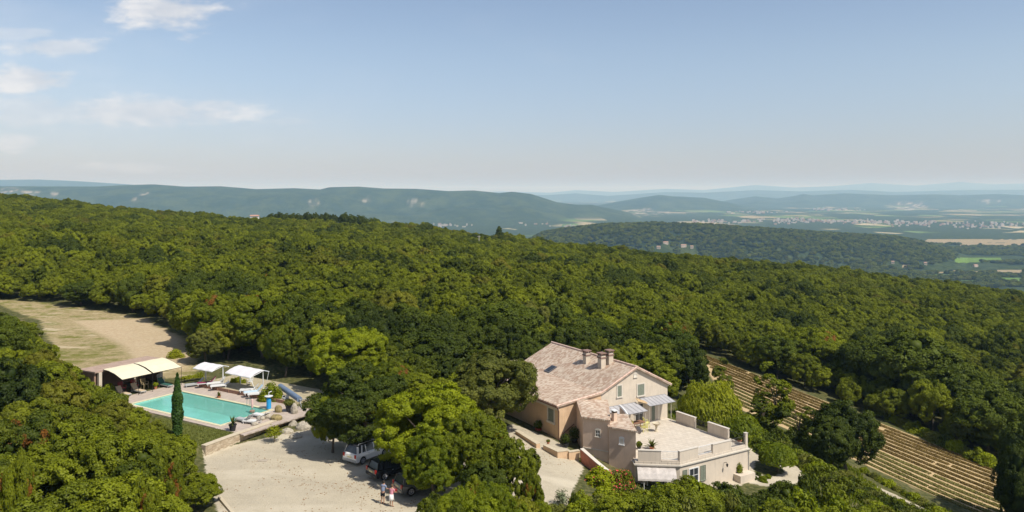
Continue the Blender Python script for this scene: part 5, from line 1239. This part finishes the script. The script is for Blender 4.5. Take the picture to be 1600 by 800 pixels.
# ================================================================== shrubs round the house
def mulberry():
    x, y = at(1215, 737, -4.3); z = Hs(x, y); e = empty('mulberry_tree', (x, y, z), 0, 'neatly clipped round green tree with drooping leaves on the white gravel', 'tree')
    n = 9000; u = sph(n); u[:, 2] = np.where(u[:, 2] < -.15, -u[:, 2], u[:, 2]); Pp = u*np.array([1.85, 1.85, 1.05])*rng.uniform(.82, 1.04, (n, 1)); Pp[:, 2] += 1.75-.5*np.clip(np.hypot(Pp[:, 0], Pp[:, 1])/1.85, 0, 1)**3
    lobes_ = fbm(np.arctan2(u[:, 1], u[:, 0])*3, u[:, 2]*.6, 8); Pp[:, :2] *= (.9+.22*lobes_)[:, None]; Pp[:, 2] += (lobes_-.5)*.35
    V, Fq = leaf_quads(Pp, u, .15, 1.9); link_me('crown', np_mesh('mulberry_crown', V, Fq, MATS['light_leaf'], {'tint': np.clip(lobes_*.7-.2+rng.uniform(0, .3, n), 0, 1)}), e)
    b = MB(); b.tube([(0, 0, -.2), (0, 0, 1.5)], [.12, .09], 8)
    for k in range(6): a_ = k*1.05; b.tube([(0, 0, 1.35), (math.cos(a_)*1.0, math.sin(a_)*1.0, 2.0)], [.06, .025], 5)
    b.build('trunk', BARK, e)
mulberry()
def reeds(name, rx, ry, h, n, leafm):
    a_ = rng.uniform(0, 2*np.pi, n); k = np.sqrt(rng.uniform(0, 1, n)); bx = np.cos(a_)*rx*k; by = np.sin(a_)*ry*k
    f = np.clip(1.05-k**2*.55, .3, 1)*(0.75+.5*fbm(bx*1.3+9, by*1.3, 4)); z = rng.uniform(.15, 1.0, n)**.7*h*f
    out = np.stack([np.cos(a_)*k, np.sin(a_)*k, np.full(n, .6)], 1); Pp = np.stack([bx+np.cos(a_)*z*.14, by+np.sin(a_)*z*.14, z], 1)
    N_ = out+rng.normal(0, .4, (n, 3)); N_ /= np.linalg.norm(N_, axis=1, keepdims=True); up_ = np.array([0, 0, 1.])+rng.normal(0, .35, (n, 3)); up_ -= (up_*N_).sum(1, keepdims=True)*N_; up_ /= np.linalg.norm(up_, axis=1, keepdims=True); sd_ = np.cross(N_, up_)
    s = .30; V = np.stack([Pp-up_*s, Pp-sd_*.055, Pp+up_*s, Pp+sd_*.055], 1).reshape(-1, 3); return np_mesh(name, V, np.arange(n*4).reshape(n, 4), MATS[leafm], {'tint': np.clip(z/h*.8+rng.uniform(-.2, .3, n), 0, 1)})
x, y = at(1112, 668, -3); e = bush(x, y+1, reeds('bamboo_leaves', 3.4, 2.2, 4.9, 9000, 'yellow_leaf'), 'feathery yellow green bamboo clump behind the terrace gate', name='bamboo_clump', cat='bamboo')
x, y = at(1160, 690, -4); bush(x, y+.6, reeds('laurel_leaves', 2.1, 1.4, 2.5, 5000, 'light_leaf'), 'green hedge shrub between the bamboo and the clipped round tree', name='hedge_shrub')
x, y = at(1190, 695, -5); bush(x, y+1.6, bush_mesh('hedge_a', 1.3, 1.0, 1.7, 4200, 'light_leaf', .16), 'leafy shrub behind the corner post of the terrace')
HB = [bush_mesh('hedge_b', 1.4, 1.2, 1.5, 3600, 'oak_leaf', .15), bush_mesh('hedge_c', 1.4, 1.2, 1.6, 3600, 'light_leaf', .15), bush_mesh('hedge_d', 1.3, 1.2, 1.3, 3200, 'dark_leaf', .15), bush_mesh('hedge_e', 1.3, 1.2, 1.4, 3400, 'olive_leaf', .13)]
def hedge_run(pts, labs, group, kinds, sc_=(1, 1.3), zadd=0, name='hedge_shrub', jit=.35):
    for k, (px_, py_) in enumerate(pts):
        zz = -4.0
        for _ in range(6): x, y = at(px_, py_, zz); zz = Hs(x, y)
        s = rnd.uniform(*sc_); bush(x, y, HB[kinds[k % len(kinds)]], labs, (s, s, s*rnd.uniform(.85, 1.15)), name, 'shrub', group, rnd.uniform(0, 6))
hedge_run([(1222+8.5*k, 704+6.3*k) for k in range(11)], 'clipped mid green shrub in the hedge running down from the round tree', 'hedge behind the round tree', (0, 3, 0, 1))
hedge_run([(1238+12*k, 694+7.5*k) for k in range(22)], 'dark wild shrub along the lower edge of the lavender field', 'wild shrubs below the lavender', (2, 0, 2, 3), (.6, .9))
hedge_run([(1330+13*k, 752+6.0*k) for k in range(14)], 'low green shrub in the strip between the path and the lavender', 'shrubs beside the path', (1, 0, 0), (.4, .6))
hedge_run([(1290+9*k, 737+7*k) for k in range(15)], 'low green shrub in the strip between the path and the lavender', 'shrubs beside the path', (1, 0, 3), (.6, .9))
hedge_run([(1045, 663), (1053, 668), (1062, 672)], 'low green shrub at the foot of the gable beyond the terrace edge', 'shrubs at the gable foot', (1,), (.5, .6))
hedge_run([(1350+13*k, 738+7.2*k) for k in range(13)], 'low green shrub in the strip between the path and the lavender', 'shrubs beside the path', (1, 3, 0), (.45, .7))
hedge_run([(1365+16*k, 645+7.5*k) for k in range(12)], 'low scrub on the top bank of the lavender field', 'scrub above the lavender', (3, 0, 1), (.8, 1.4))
hedge_run([(1150+10*k, 672+8*k) for k in range(7)], 'low green shrub beside the white gravel patch', 'shrubs by the gravel patch', (0, 1), (.9, 1.2))
hedge_run([(1185, 742), (1200, 747), (1178, 748), (1192, 752)], 'small plant in the round bed under the clipped tree', 'plants in the round bed', (2, 1), (.25, .4))
def front_bush(px_, ytop, Y, w_, me_, lab, name='shrub', hh=1.6, base_r=1.4, gl=None):
    x = (px_-800)/F*Y; g = Hs(x, Y); h = CZ-(ytop-HY)*Y/F-g; s = w_*Y/F/2/base_r; return bush(x, Y, me_, lab, (s, s, max(.3, h/hh)), name, 'shrub', gl, rnd.uniform(0, 6))
OLE = bush_mesh('oleander', 1.5, 1.3, 2.6, 7500, 'light_leaf', .12, ('pink_flower', .035)); OLE2 = bush_mesh('oleander_b', 1.5, 1.3, 2.6, 7500, 'oak_leaf', .12, ('pink_flower', .13))
front_bush(937, 727, 69.5, 66, OLE, 'leafy green oleander with a few flowers at the foot of the red wall', 'oleander', 2.5, 1.5)
front_bush(968, 730, 69.0, 56, OLE2, 'oleander covered in red flowers below the tower', 'oleander', 2.5, 1.5)
for a_, b_, c_, d_, i_ in ((908, 766, 63.5, 46, 0), (932, 770, 62.5, 60, 3), (898, 782, 60, 40, 1), (962, 768, 64.5, 60, 0), (990, 765, 65.5, 50, 3), (945, 758, 66, 44, 1)):
    front_bush(a_, b_, c_, d_, HB[i_], 'mid green shrub crowding below the oleanders beside the drive', 'shrub', 1.5, 1.4, 'shrubs below the oleanders')
hedge_run([(1196, 694), (1212, 700), (1230, 696), (1248, 702), (1262, 694), (1185, 672), (1205, 676)], 'dark bush round the foot of the thin airy trees', 'bushes under the airy trees', (2, 0), (1.0, 1.4))
front_bush(898, 762, 62, 17, HB[2], 'small dark ball shrub at the end of the drive', 'shrub', 1.3, 1.3)
front_bush(868, 788, 61, 40, HB[3], 'dry low mound of scrub under the thin pale young tree', 'shrub', 1.3, 1.3)
x, y = at(917, 722, -1.6); bush(x, y-.2, bush_mesh('ivy_small', .9, .5, 1.1, 1800, 'yellow_leaf', .11), 'yellowish creeper spilling over the red sloping wall', name='creeper', z=-1.6)
FB = [bush_mesh('front_b', 1.7, 1.5, 2.2, 9000, 'light_leaf', .13), bush_mesh('front_c', 1.7, 1.5, 2.2, 9000, 'oak_leaf', .13), bush_mesh('front_d', 1.7, 1.5, 2.3, 9000, 'olive_leaf', .12)]
fb = [(912, 775, 60, 60, 0), (955, 770, 61, 80, 2), (1000, 757, 62, 74, 2), (1040, 748, 62.5, 86, 0), (1085, 744, 62, 90, 0), (1128, 757, 61, 80, 2), (1160, 772, 60, 60, 1), (1020, 775, 57, 90, 0), (1090, 770, 56, 100, 2), (1150, 782, 55, 80, 1), (940, 788, 56, 90, 0),
      (1178, 768, 64, 44, 1), (1200, 770, 62, 60, 0), (1228, 742, 66, 60, 1), (1262, 723, 69, 64, 1), (1250, 752, 63, 90, 0), (1300, 742, 67, 70, 1), (1305, 765, 62, 90, 0), (1340, 776, 66, 60, 2), (1210, 785, 57, 90, 1), (1280, 785, 56, 110, 0), (1360, 785, 60, 90, 1), (1395, 797, 63, 60, 2)]
for k, (a_, b_, c_, d_, i_) in enumerate(fb): front_bush(a_, b_, c_, d_, FB[i_], 'tall leafy shrub in the thicket along the bottom edge below the terrace', 'thicket_shrub', 2.2, 1.7, 'thicket below the terrace')

# ================================================================== lavender rows
LAV = []
tw = [(-.8-.0, ), ]
NR = 13
P0a, P0b = np.array([34.6, 145.0]), np.array([32.2, 112.8]); P1a, P1b = np.array([65.0, 100.6]), np.array([57.5, 78.5])
for k in range(NR):
    f = (k+.4)/NR; a_ = P0a+(P0b-P0a)*f; b_ = P1a+(P1b-P1a)*f; Ln = np.linalg.norm(b_-a_); d_ = (b_-a_)/Ln; nrm = np.array([-d_[1], d_[0]]); n = int(Ln*260)
    s = rng.uniform(0, Ln, n); gap = fbm(s/1.3, s*0+k*9.0, 12); wv_ = fbm(s/7, s*0+k*3.1, 14)-.5; kp = gap > .2; s = s[kp]; gap = gap[kp]; wv_ = wv_[kp]; n = len(s)
    th = rng.uniform(-1.45, 1.45, n); rad = .35+.2*(gap-.5); X_ = a_[0]+d_[0]*s+nrm[0]*(np.sin(th)*rad+wv_*.35); Y_ = a_[1]+d_[1]*s+nrm[1]*(np.sin(th)*rad+wv_*.35)
    Z_ = H(X_, Y_)+np.cos(th)*rad*.55+rng.uniform(-.04, .04, n); N_ = np.stack([nrm[0]*np.sin(th), nrm[1]*np.sin(th), np.cos(th)+.2], 1)
    Pp = np.stack([X_, Y_, Z_], 1); org = np.array([a_[0], a_[1], Hs(a_[0], a_[1])]); V, Fq = leaf_quads(Pp-org, N_, .11, 1.6)
    me = np_mesh('lavender_row', V, Fq, MATS['lavender_leaf' if k < 8 else 'lavender_green_leaf'], {'tint': np.clip(gap*.8+rng.uniform(-.2, .2, n), 0, 1)})
    o = link_me('lavender_row', me); o.location = org
    tag(o, 'brownish clipped row in the upper half of the sloping lavender field' if k < 8 else 'greener clipped row in the lower half of the sloping lavender field', 'lavender row', 'brown lavender rows' if k < 8 else 'green lavender rows')
# dry grass in clearing and lawn
def grass(name, poly, n, leafm, label, h=.25, wdt=.03, excl=None):
    xs = [p[0] for p in poly]; ys = [p[1] for p in poly]; X_ = rng.uniform(min(xs), max(xs), n); Y_ = rng.uniform(min(ys), max(ys), n); k = inside(poly, X_, Y_)
    if excl is not None: k &= ~inside(excl, X_, Y_)
    k &= fbm(X_/3, Y_/3, 17) > .42
    X_, Y_ = X_[k], Y_[k]; Z_ = H(X_, Y_); n = len(X_); a_ = rng.uniform(0, 6.28, n); hh = h*rng.uniform(.4, 1.3, n)
    c = np.stack([np.cos(a_)*wdt, np.sin(a_)*wdt, np.zeros(n)], 1); Bp = np.stack([X_, Y_, Z_], 1); tp = Bp+np.stack([rng.normal(0, .08, n), rng.normal(0, .08, n), hh], 1)
    V = np.stack([Bp-c, Bp+c, tp+c*.3, tp-c*.3], 1).reshape(-1, 3); o = link_me(name, np_mesh(name, V, np.arange(n*4).reshape(n, 4), MATS[leafm], {'tint': rng.uniform(0, 1, n)})); tag(o, label, 'grass', kind='stuff')
grass('lawn_grass', LAWN, 30000, 'grass_leaf', 'short green grass on the near side of the pool', .12, .03)
# fallen leaves and pebbles on the gravel under the trees
n = 5200; X_ = rng.normal(-9, 7.5, n); Y_ = rng.normal(70, 7, n); k = inside(PARK, X_, Y_) & (fbm(X_/2.2, Y_/2.2, 81) > .47); X_, Y_ = X_[k], Y_[k]; n = len(X_)
V, Fq = leaf_quads(np.stack([X_, Y_, H(X_, Y_)+.012], 1), np.tile(np.array([0, 0, 3.5]), (n, 1)), .10, 1.3)
tag(link_me('fallen_leaves', np_mesh('fallen_leaves', V, Fq, MATS['brown_leaf'], {'tint': rng.uniform(0, 1, n)})), 'dry brown leaves fallen on the gravel under the parking trees', 'leaves', kind='stuff')
SLOPE = [(18, 90), (26, 84), (27, 78), (30, 66), (50, 74), (50, 84), (40, 96), (31, 112), (28, 120)]
grass('scrub_grass', SLOPE, 60000, 'light_leaf', 'rough green grass on the slope beside the house', .35, .05, excl=PATIO)
# ================================================================== CARS
def car(x, y, z, ang, paint, label, L_=4.3, W_=1.8, Hh=1.62, rails=False, roofm=None, plate=True):
    """front towards +x"""
    e = empty('parked_car', (x, y, z), ang, label, 'car', 'cars parked in the tree shade')
    hw_ = W_/2; l = L_/2; wr = .34; ax = (-l+.82, l-.88)
    def arch(cx): return [(cx+ (wr+.06)*math.cos(a_), wr+(wr+.06)*math.sin(a_)-.02) for a_ in [math.pi*k/8 for k in range(0, 9)]]
    belt = Hh*.60
    prof = [(-l+.03, .34), (-l, .62), (-l+.03, .9), (-l+.10, belt+.02), (-l+.5, belt+.04), (l-1.35, belt), (l-.45, belt-.13), (l-.08, belt-.28), (l, .6), (l-.03, .30)]
    low = [(l-.2, .24)]+[(px_, max(.22, pz_)) for px_, pz_ in arch(ax[1])]+[(px_, max(.22, pz_)) for px_, pz_ in arch(ax[0])]+[(-l+.2, .24)]
    pr = prof+low; n = len(pr); b = MB()
    def wd(z_): return hw_-(.06 if z_ > belt-.05 else 0)-(.05 if z_ < .3 else 0)
    vs = [(px_, -wd(pz_), pz_) for px_, pz_ in pr]+[(px_, wd(pz_), pz_) for px_, pz_ in pr]
    b.add(vs, [tuple(range(n)), tuple(range(2*n-1, n-1, -1))]+[(i, n+i, n+(i+1) % n, (i+1) % n) for i in range(n)]); bd = b.build('body', paint, e); bevel(bd, .04, 3)
    # cabin: glass block with paint roof and pillars
    zt = Hh-.05; cb = [(-l+.16, belt), (-l+.42, zt), (.35, zt), (1.05, belt)]
    def cw_(z_): return hw_-.08-(z_-belt)*.28
    vs = [(px_, -cw_(pz_), pz_) for px_, pz_ in cb]+[(px_, cw_(pz_), pz_) for px_, pz_ in cb]; b = MB()
    b.add(vs, [(0, 1, 2, 3), (7, 6, 5, 4), (0, 4, 5, 1), (1, 5, 6, 2), (2, 6, 7, 3), (3, 7, 4, 0)]); b.build('windows', GLASS, e)
    rf = MB(); rf.add([(-l+.34, -cw_(zt)-.01, zt+.001), (.42, -cw_(zt)-.01, zt+.001), (.42, cw_(zt)+.01, zt+.001), (-l+.34, cw_(zt)+.01, zt+.001), (-l+.5, -cw_(zt)+.1, Hh+.03), (.25, -cw_(zt)+.1, Hh+.03), (.25, cw_(zt)-.1, Hh+.03), (-l+.5, cw_(zt)-.1, Hh+.03)],
        [(0,3,2,1),(4,5,6,7),(0,1,5,4),(1,2,6,5),(2,3,7,6),(3,0,4,7)]); rf.build('roof', roofm or paint, e)
    pb = MB()
    for s_ in (-1, 1):
        for (xa, xb, xc, xd) in ((-l+.14, -l+.36, -l+.30, -l+.50), (-.95, -.87, -.95, -.87), (.0, .07, -.02, .05), (1.0, 1.07, .32, .39), (-l+.62, -l+.78, -l+.78, -l+.92)):
            yb_, yt_ = s_*(cw_(belt)+.008), s_*(cw_(zt)+.008)
            pb.add([(xa, yb_, belt), (xb, yb_, belt), (xd, yt_, zt), (xc, yt_, zt), (xa, yb_-s_*.03, belt), (xb, yb_-s_*.03, belt), (xd, yt_-s_*.03, zt), (xc, yt_-s_*.03, zt)], [(0,1,2,3),(7,6,5,4),(0,4,5,1),(1,5,6,2),(2,6,7,3),(3,7,4,0)])
    pb.build('pillars', paint, e)
    if rails:
        for s_ in (-1, 1): MB().tube([(-l+.5, s_*(cw_(zt)-.1), Hh+.02), (-l+.62, s_*(cw_(zt)-.1), Hh+.1), (.1, s_*(cw_(zt)-.1), Hh+.1), (.25, s_*(cw_(zt)-.1), Hh+.02)], .025, 6).build('roof_rail', GREYP, e)
    for cx in ax:
        for s_ in (-1, 1):
            wv = MB(); vs = []; k = 20; rw = [(wr-.04, .11), (wr, .08), (wr, -.08), (wr-.04, -.11)]
            vs = [(cx+r_*math.cos(2*math.pi*j/k), s_*(hw_-.12)+o_, wr+r_*math.sin(2*math.pi*j/k)) for r_, o_ in rw for j in range(k)]
            wv.add(vs, [(i*k+j, i*k+(j+1) % k, (i+1)*k+(j+1) % k, (i+1)*k+j) for i in range(3) for j in range(k)]+[tuple(range(k)), tuple(3*k+j for j in range(k))]); wo_ = wv.build('wheel', mat('tyre', (.02, .02, .02), .9), e)
            rm = MB(); yo = s_*(hw_-.12+.115)
            for j in range(5): a_ = 2*math.pi*j/5; rm.tube([(cx, yo, wr), (cx+.19*math.cos(a_), yo, wr+.19*math.sin(a_))], .035, 5)
            rm.tube([(cx+.2*math.cos(2*math.pi*j/16), yo, wr+.2*math.sin(2*math.pi*j/16)) for j in range(17)], .025, 5); rm.build('rim', mat('alloy', (.5, .5, .52), .35, metal=.8), wo_)
    for s_ in (-1, 1):
        MB().box(-l-.012, -l+.08, s_*(hw_-.16)-.11, s_*(hw_-.16)+.11, .68, .98).build('tail_light', mat('red_lens', (.35, .01, .01), .25), e)
        MB().box(l-.2, l+.0, s_*(hw_-.3)-.18, s_*(hw_-.3)+.18, .66, .80).build('headlight', mat('clear_lens', (.6, .6, .62), .15), e)
        MB().tube([(.72, s_*(hw_-.06), belt+.02), (.74, s_*(hw_+.14), belt+.08)], [.04, .075], 6).build('mirror', paint, e)
        MB().box(-.75, -.60, s_*hw_-.004*s_, s_*(hw_+.022), belt-.14, belt-.11).build('door_handle', GREYP, e) if s_ > 0 else MB().box(-.75, -.60, -hw_-.022, -hw_+.004, belt-.14, belt-.11).build('door_handle', GREYP, e)
    MB().box(-l-.03, -l+.2, -hw_+.04, hw_-.04, .32, .52).build('bumper', GREYP if rails else paint, e)
    MB().box(-l-.018, -l+.02, -.26, .26, .66, .77).build('number_plate', mat('plate_yellow', (.70, .62, .35), .5), e)
    return e
def paintm(nm, c, rough=.25):
    m = mat(nm, c, rough, spec=.6); m.node_tree.nodes['Principled BSDF'].inputs['Coat Weight'].default_value = .6; return m
car(-13.0, 71.0, .02, math.atan2(.8, .6), paintm('white_car_paint', (.74, .74, .72)), 'white car with grey roof rails and dark roof', Hh=1.66, rails=True, roofm=paintm('dark_roof', (.03, .03, .035)))
car(-10.0, 67.1, .02, math.atan2(.62, .78), paintm('black_car_paint', (.012, .013, .016)), 'black car parked between the white car and the two people', L_=4.5, Hh=1.5)
car(-7.35, 63.6, .02, math.atan2(.55, .83), paintm('grey_car_paint', (.07, .075, .08)), 'dark grey hatchback right behind the two standing people', L_=4.2, Hh=1.5)

# ================================================================== PEOPLE
def skin_mesh(name, verts, edges, radii, m, parent, sub=2):
    me = bpy.data.meshes.new(name); me.from_pydata(verts, edges, []); me.materials.append(m); o = link_me(name, me, parent)
    md = o.modifiers.new('skin', 'SKIN'); md.use_smooth_shade = True
    sl = me.skin_vertices[0].data if me.skin_vertices else None
    if sl is None:
        bm = bmesh.new(); bm.from_mesh(me); bm.verts.layers.skin.verify(); bm.to_mesh(me); bm.free(); sl = me.skin_vertices[0].data
    for i, r_ in enumerate(radii): sl[i].radius = r_ if hasattr(r_, '__len__') else (r_, r_)
    sl[0].use_root = True
    if sub: s_ = o.modifiers.new('sub', 'SUBSURF'); s_.levels = sub; s_.render_levels = sub
    return o
def person(x, y, z, rz, label, h, shirt, lower, hair, female=False, bend=.06, ra=(.25, .35), la=(-.05, .3), long_=False):
    e = empty('person', (x, y, z), rz, label, 'person', 'people standing behind the cars'); k = h/1.75
    skin = mat('skin', (.42, .24, .16), .6); V = []; E = []; Rd = []
    def add(p, r_, par=None):
        V.append(tuple(c*k for c in p)); Rd.append(tuple(q*k for q in (r_ if hasattr(r_, '__len__') else (r_, r_)))); 
        if par is not None: E.append((par, len(V)-1))
        return len(V)-1
    sw_ = .17 if female else .19
    pel = add((0, 0, .95), (.15, .11)); wa = add((0, bend*.4, 1.12), (.13, .10), pel); chs = add((0, bend, 1.32), (.16, .11), wa); nk0 = add((0, bend*1.2, 1.45), (.09, .07), chs); nk = add((0, bend*1.4, 1.51), .05, nk0)
    jaw = add((0, bend*1.6+.02, 1.57), (.062, .07), nk); hd = add((0, bend*1.6+.0, 1.66), (.075, .09), jaw); tp = add((0, bend*1.6-.01, 1.72), (.055, .065), hd)
    nose = add((0, bend*1.6+.115, 1.625), .012, jaw)
    J = {}
    for s_, (fw, out) in ((1, ra), (-1, la)):
        sh = add((s_*sw_, bend, 1.40), .055, nk0); el = add((s_*(sw_+.07), bend+fw*.25, 1.14), .042, sh); wr_ = add((s_*(sw_+.03), bend+fw+.05, 1.14-.22+fw*.7), .028, el); pm = add((s_*(sw_+.02), bend+fw+.12, 1.14-.28+fw*.7), (.036, .02), wr_)
        for j in range(4):
            f1 = add((s_*(sw_+.045-.018*j), bend+fw+.165, 1.14-.33+fw*.7), .0095, pm); add((s_*(sw_+.045-.018*j), bend+fw+.165, 1.14-.365+.004*abs(j-1)+fw*.7), .008, f1)
        add((s_*(sw_-.03), bend+fw+.13, 1.14-.30+fw*.7), .010, pm)
        hp = add((s_*.09, 0, .88), .085, pel); kn = add((s_*.105, .02, .49), .055, hp); an = add((s_*.11, -.02, .09), .036, kn); ft = add((s_*.12, .10, .04), (.042, .032), an); add((s_*.125, .18, .03), (.036, .024), ft)
    skin_mesh('body', V, E, Rd, skin, e)
    def cl(nm, pts, m_, sub=2):
        vs = []; es = []; rs = []
        for p, r_, par in pts:
            vs.append(tuple(c*k for c in p)); rs.append(tuple(q*k for q in (r_ if hasattr(r_, '__len__') else (r_, r_))));
            if par is not None: es.append((par, len(vs)-1))
        skin_mesh(nm, vs, es, rs, m_, e, sub)
    pts = [((0, 0, .93), (.17, .125), None), ((0, bend*.4, 1.12), (.15, .12), 0), ((0, bend, 1.32), (.18, .128), 1), ((0, bend*1.1, 1.43), (.12, .09), 2)]
    for s_, (fw, out) in ((1, ra), (-1, la)):
        i0 = len(pts); pts += [((s_*sw_, bend, 1.40), .07, 3), ((s_*(sw_+.045), bend+fw*.15, 1.24), .062, i0)]
    cl('shirt', pts, shirt)
    if long_:
        MB().lathe([(.20*k, .52*k), (.19*k, .7*k), (.165*k, .98*k), (.1*k, 1.0*k)], n=16).build('skirt', lower, e, smooth=True)
    else:
        cl('shorts', [((0, 0, .98), (.165, .125), None), ((.095, .0, .86), .105, 0), ((.105, .01, .58), .088, 1), ((-.095, .0, .86), .105, 0), ((-.105, .01, .58), .088, 3)], lower)
    b = MB(); hy = bend*1.6-.015; b.lathe([(.02, 1.765), (.06, 1.76), (.09, 1.71), (.098, 1.66), (.085, 1.60), (.07, 1.57)], (0, hy/1, 0), 12)
    b.v = [(vx*k, vy*k-.012, vz*k) for vx, vy, vz in b.v]; b.build('hair', hair, e, smooth=True)
    for s_ in (-1, 1): MB().lathe([(.01, 0), (.045, .01), (.045, .03), (.02, .05)], (s_*.12*k, .09*k, 0), 8).build('shoe', mat('shoe', (.05, .04, .035), .7), e)
    return e
x, y = at(598, 786.5, 0); person(x, y, Hs(x, y)+.0, R(-25), 'person in a grey blue shirt and dark shorts seen from behind', 1.78, mat('grey_blue_shirt', (.20, .24, .34), .9), mat('dark_shorts', (.02, .022, .03), .9), mat('dark_hair', (.03, .025, .02), .8), bend=.10)
x, y = at(611.5, 790, 0); person(x, y, Hs(x, y)+.0, R(-30), 'person in a pink top and white knee length skirt beside the grey car', 1.68, mat('pink_shirt', (.62, .27, .33), .9), mat('white_skirt', (.72, .70, .68), .9), mat('brown_hair', (.12, .07, .04), .8), True, bend=.08, long_=True)
x, y = at(617.5, 784, 0); e = empty('shoulder_bag', (x, y, Hs(x, y)+.85), .4, 'red bag carried at the side of the person in pink', 'bag')
MB().box(-.15, .15, -.06, .06, 0, .24).build('bag_body', mat('red_bag', (.40, .05, .05), .7), e); MB().tube([(-.13, 0, .22), (-.05, 0, .42), (.05, 0, .42), (.13, 0, .22)], .012, 5).build('strap', mat('red_bag', (.40, .05, .05), .7), e)

# ================================================================== far things
def pole(px_, ytop, ybase_, Y, label):
    x = (px_-800)/F*Y; z = Hs(x, Y); e = empty('utility_pole', (x, Y, z), 0, label, 'pole'); h = CZ-(ytop-HY)*Y/F-z
    MB().tube([(0, 0, 0), (0, 0, h)], [.16, .11], 7).build('post', mat('pale_pole', (.55, .52, .45), .8), e); MB().box(-.7, .7, -.05, .05, h-.5, h-.38).build('crossarm', mat('pale_pole', (.55, .52, .45), .8), e)
pole(748.5, 368, 386, 330, 'pale utility pole standing in the wood near the skyline')
pole(471, 364, 380, 330, 'slender pale utility pole in the wood left of centre')
def farmhouse(px_, Y, L_, W_, hh, rz, label, pale=(.62, .54, .45), rise=0, name='distant_house'):
    x = (px_-800)/F*Y; z = Hs(x, Y)+rise; e = empty(name, (x, Y, z), rz, label, 'house')
    MB().box(-L_/2, L_/2, -W_/2, W_/2, -3, hh).build('wall', mat('far_wall_%d' % int(pale[0]*100), pale, .9), e)
    b = MB(); yprism(b, [(-W_/2-.3, hh), (0, hh+W_*.22), (W_/2+.3, hh)], -L_/2-.3, L_/2+.3); o = b.build('roof', mat('far_roof', (.42, .25, .19), .9), e); o.rotation_euler = (0, 0, R(90))
    for k in range(3): MB().box(-L_/2+L_*(k+.6)/3.2-.5, -L_/2+L_*(k+.6)/3.2+.5, -W_/2-.05, -W_/2+.02, 1, 2.4).build('window', GLASS, e)
farmhouse(398, 440, 4.2, 3, 6.3, .1, 'white roofed house showing above the wood on the skyline', (.78, .77, .74))
for k, (px_, Y, L_, lab) in enumerate(((1040, 2130, 16, 'pink roofed farmhouse on the near foot of the long low hill'), (1068, 2080, 17, 'farmhouse right of the pink roofed one on the long low hill'), (1030, 2080, 11, 'small pale barn below the pink roofed farmhouse'), (1080, 2050, 9, 'pale outbuilding at the right end of the hill hamlet'), (1395, 1800, 8, 'lone house among the trees at the foot of the long low hill'), (1445, 1830, 8, 'small house at the right foot of the long low hill'), (1524, 1880, 13, 'pale farm buildings in the fields right of the hill'))):
    px_, Y = HAMLET[k]; farmhouse(px_, Y, L_*.85, 7, 4, rnd.uniform(-.4, .4), lab, (.52, .44, .36), rise=1)
b = MB()
def town(cx, w_, cy_, hgt, n):
    for _ in range(n):
        px_ = rnd.gauss(cx, w_); y_ = cy_+rnd.gauss(0, hgt); Y = 200*F/(y_-HY); x = (px_-800)/F*Y; s = rnd.uniform(3.5, 8)*Y/5500*rnd.choice((1, 1, 1.6)); z = PLAIN-2
        m_ = rnd.choice((0, 0, 1)); b.box(x-s, x+s, Y-s*.6, Y+s*.6, z, z+rnd.uniform(8, 15), m_)
for a_ in ((1230, 30, 345, 1.6, 70), (1290, 28, 346.5, 1.4, 70), (1370, 30, 348, 1.2, 60), (1450, 40, 350, 1.8, 70), (1545, 40, 352, 2.5, 60), (930, 24, 356, 1.5, 60), (965, 14, 353, 1.2, 40), (1120, 30, 347, 1.2, 40), (1180, 18, 332, 1.2, 30), (1300, 30, 328, 1, 30), (840, 22, 350, 2, 30), (690, 20, 352, 2, 25), (560, 20, 336, 1.5, 20), (520, 14, 330, 1.5, 20)): town(*a_)
o = b.build('distant_town', [mat('town_white', (.42, .38, .33), .9), mat('town_roof', (.33, .24, .19), .9)], fix=False); tag(o, 'scattered pale houses of the far towns in the valley', 'town', kind='stuff')
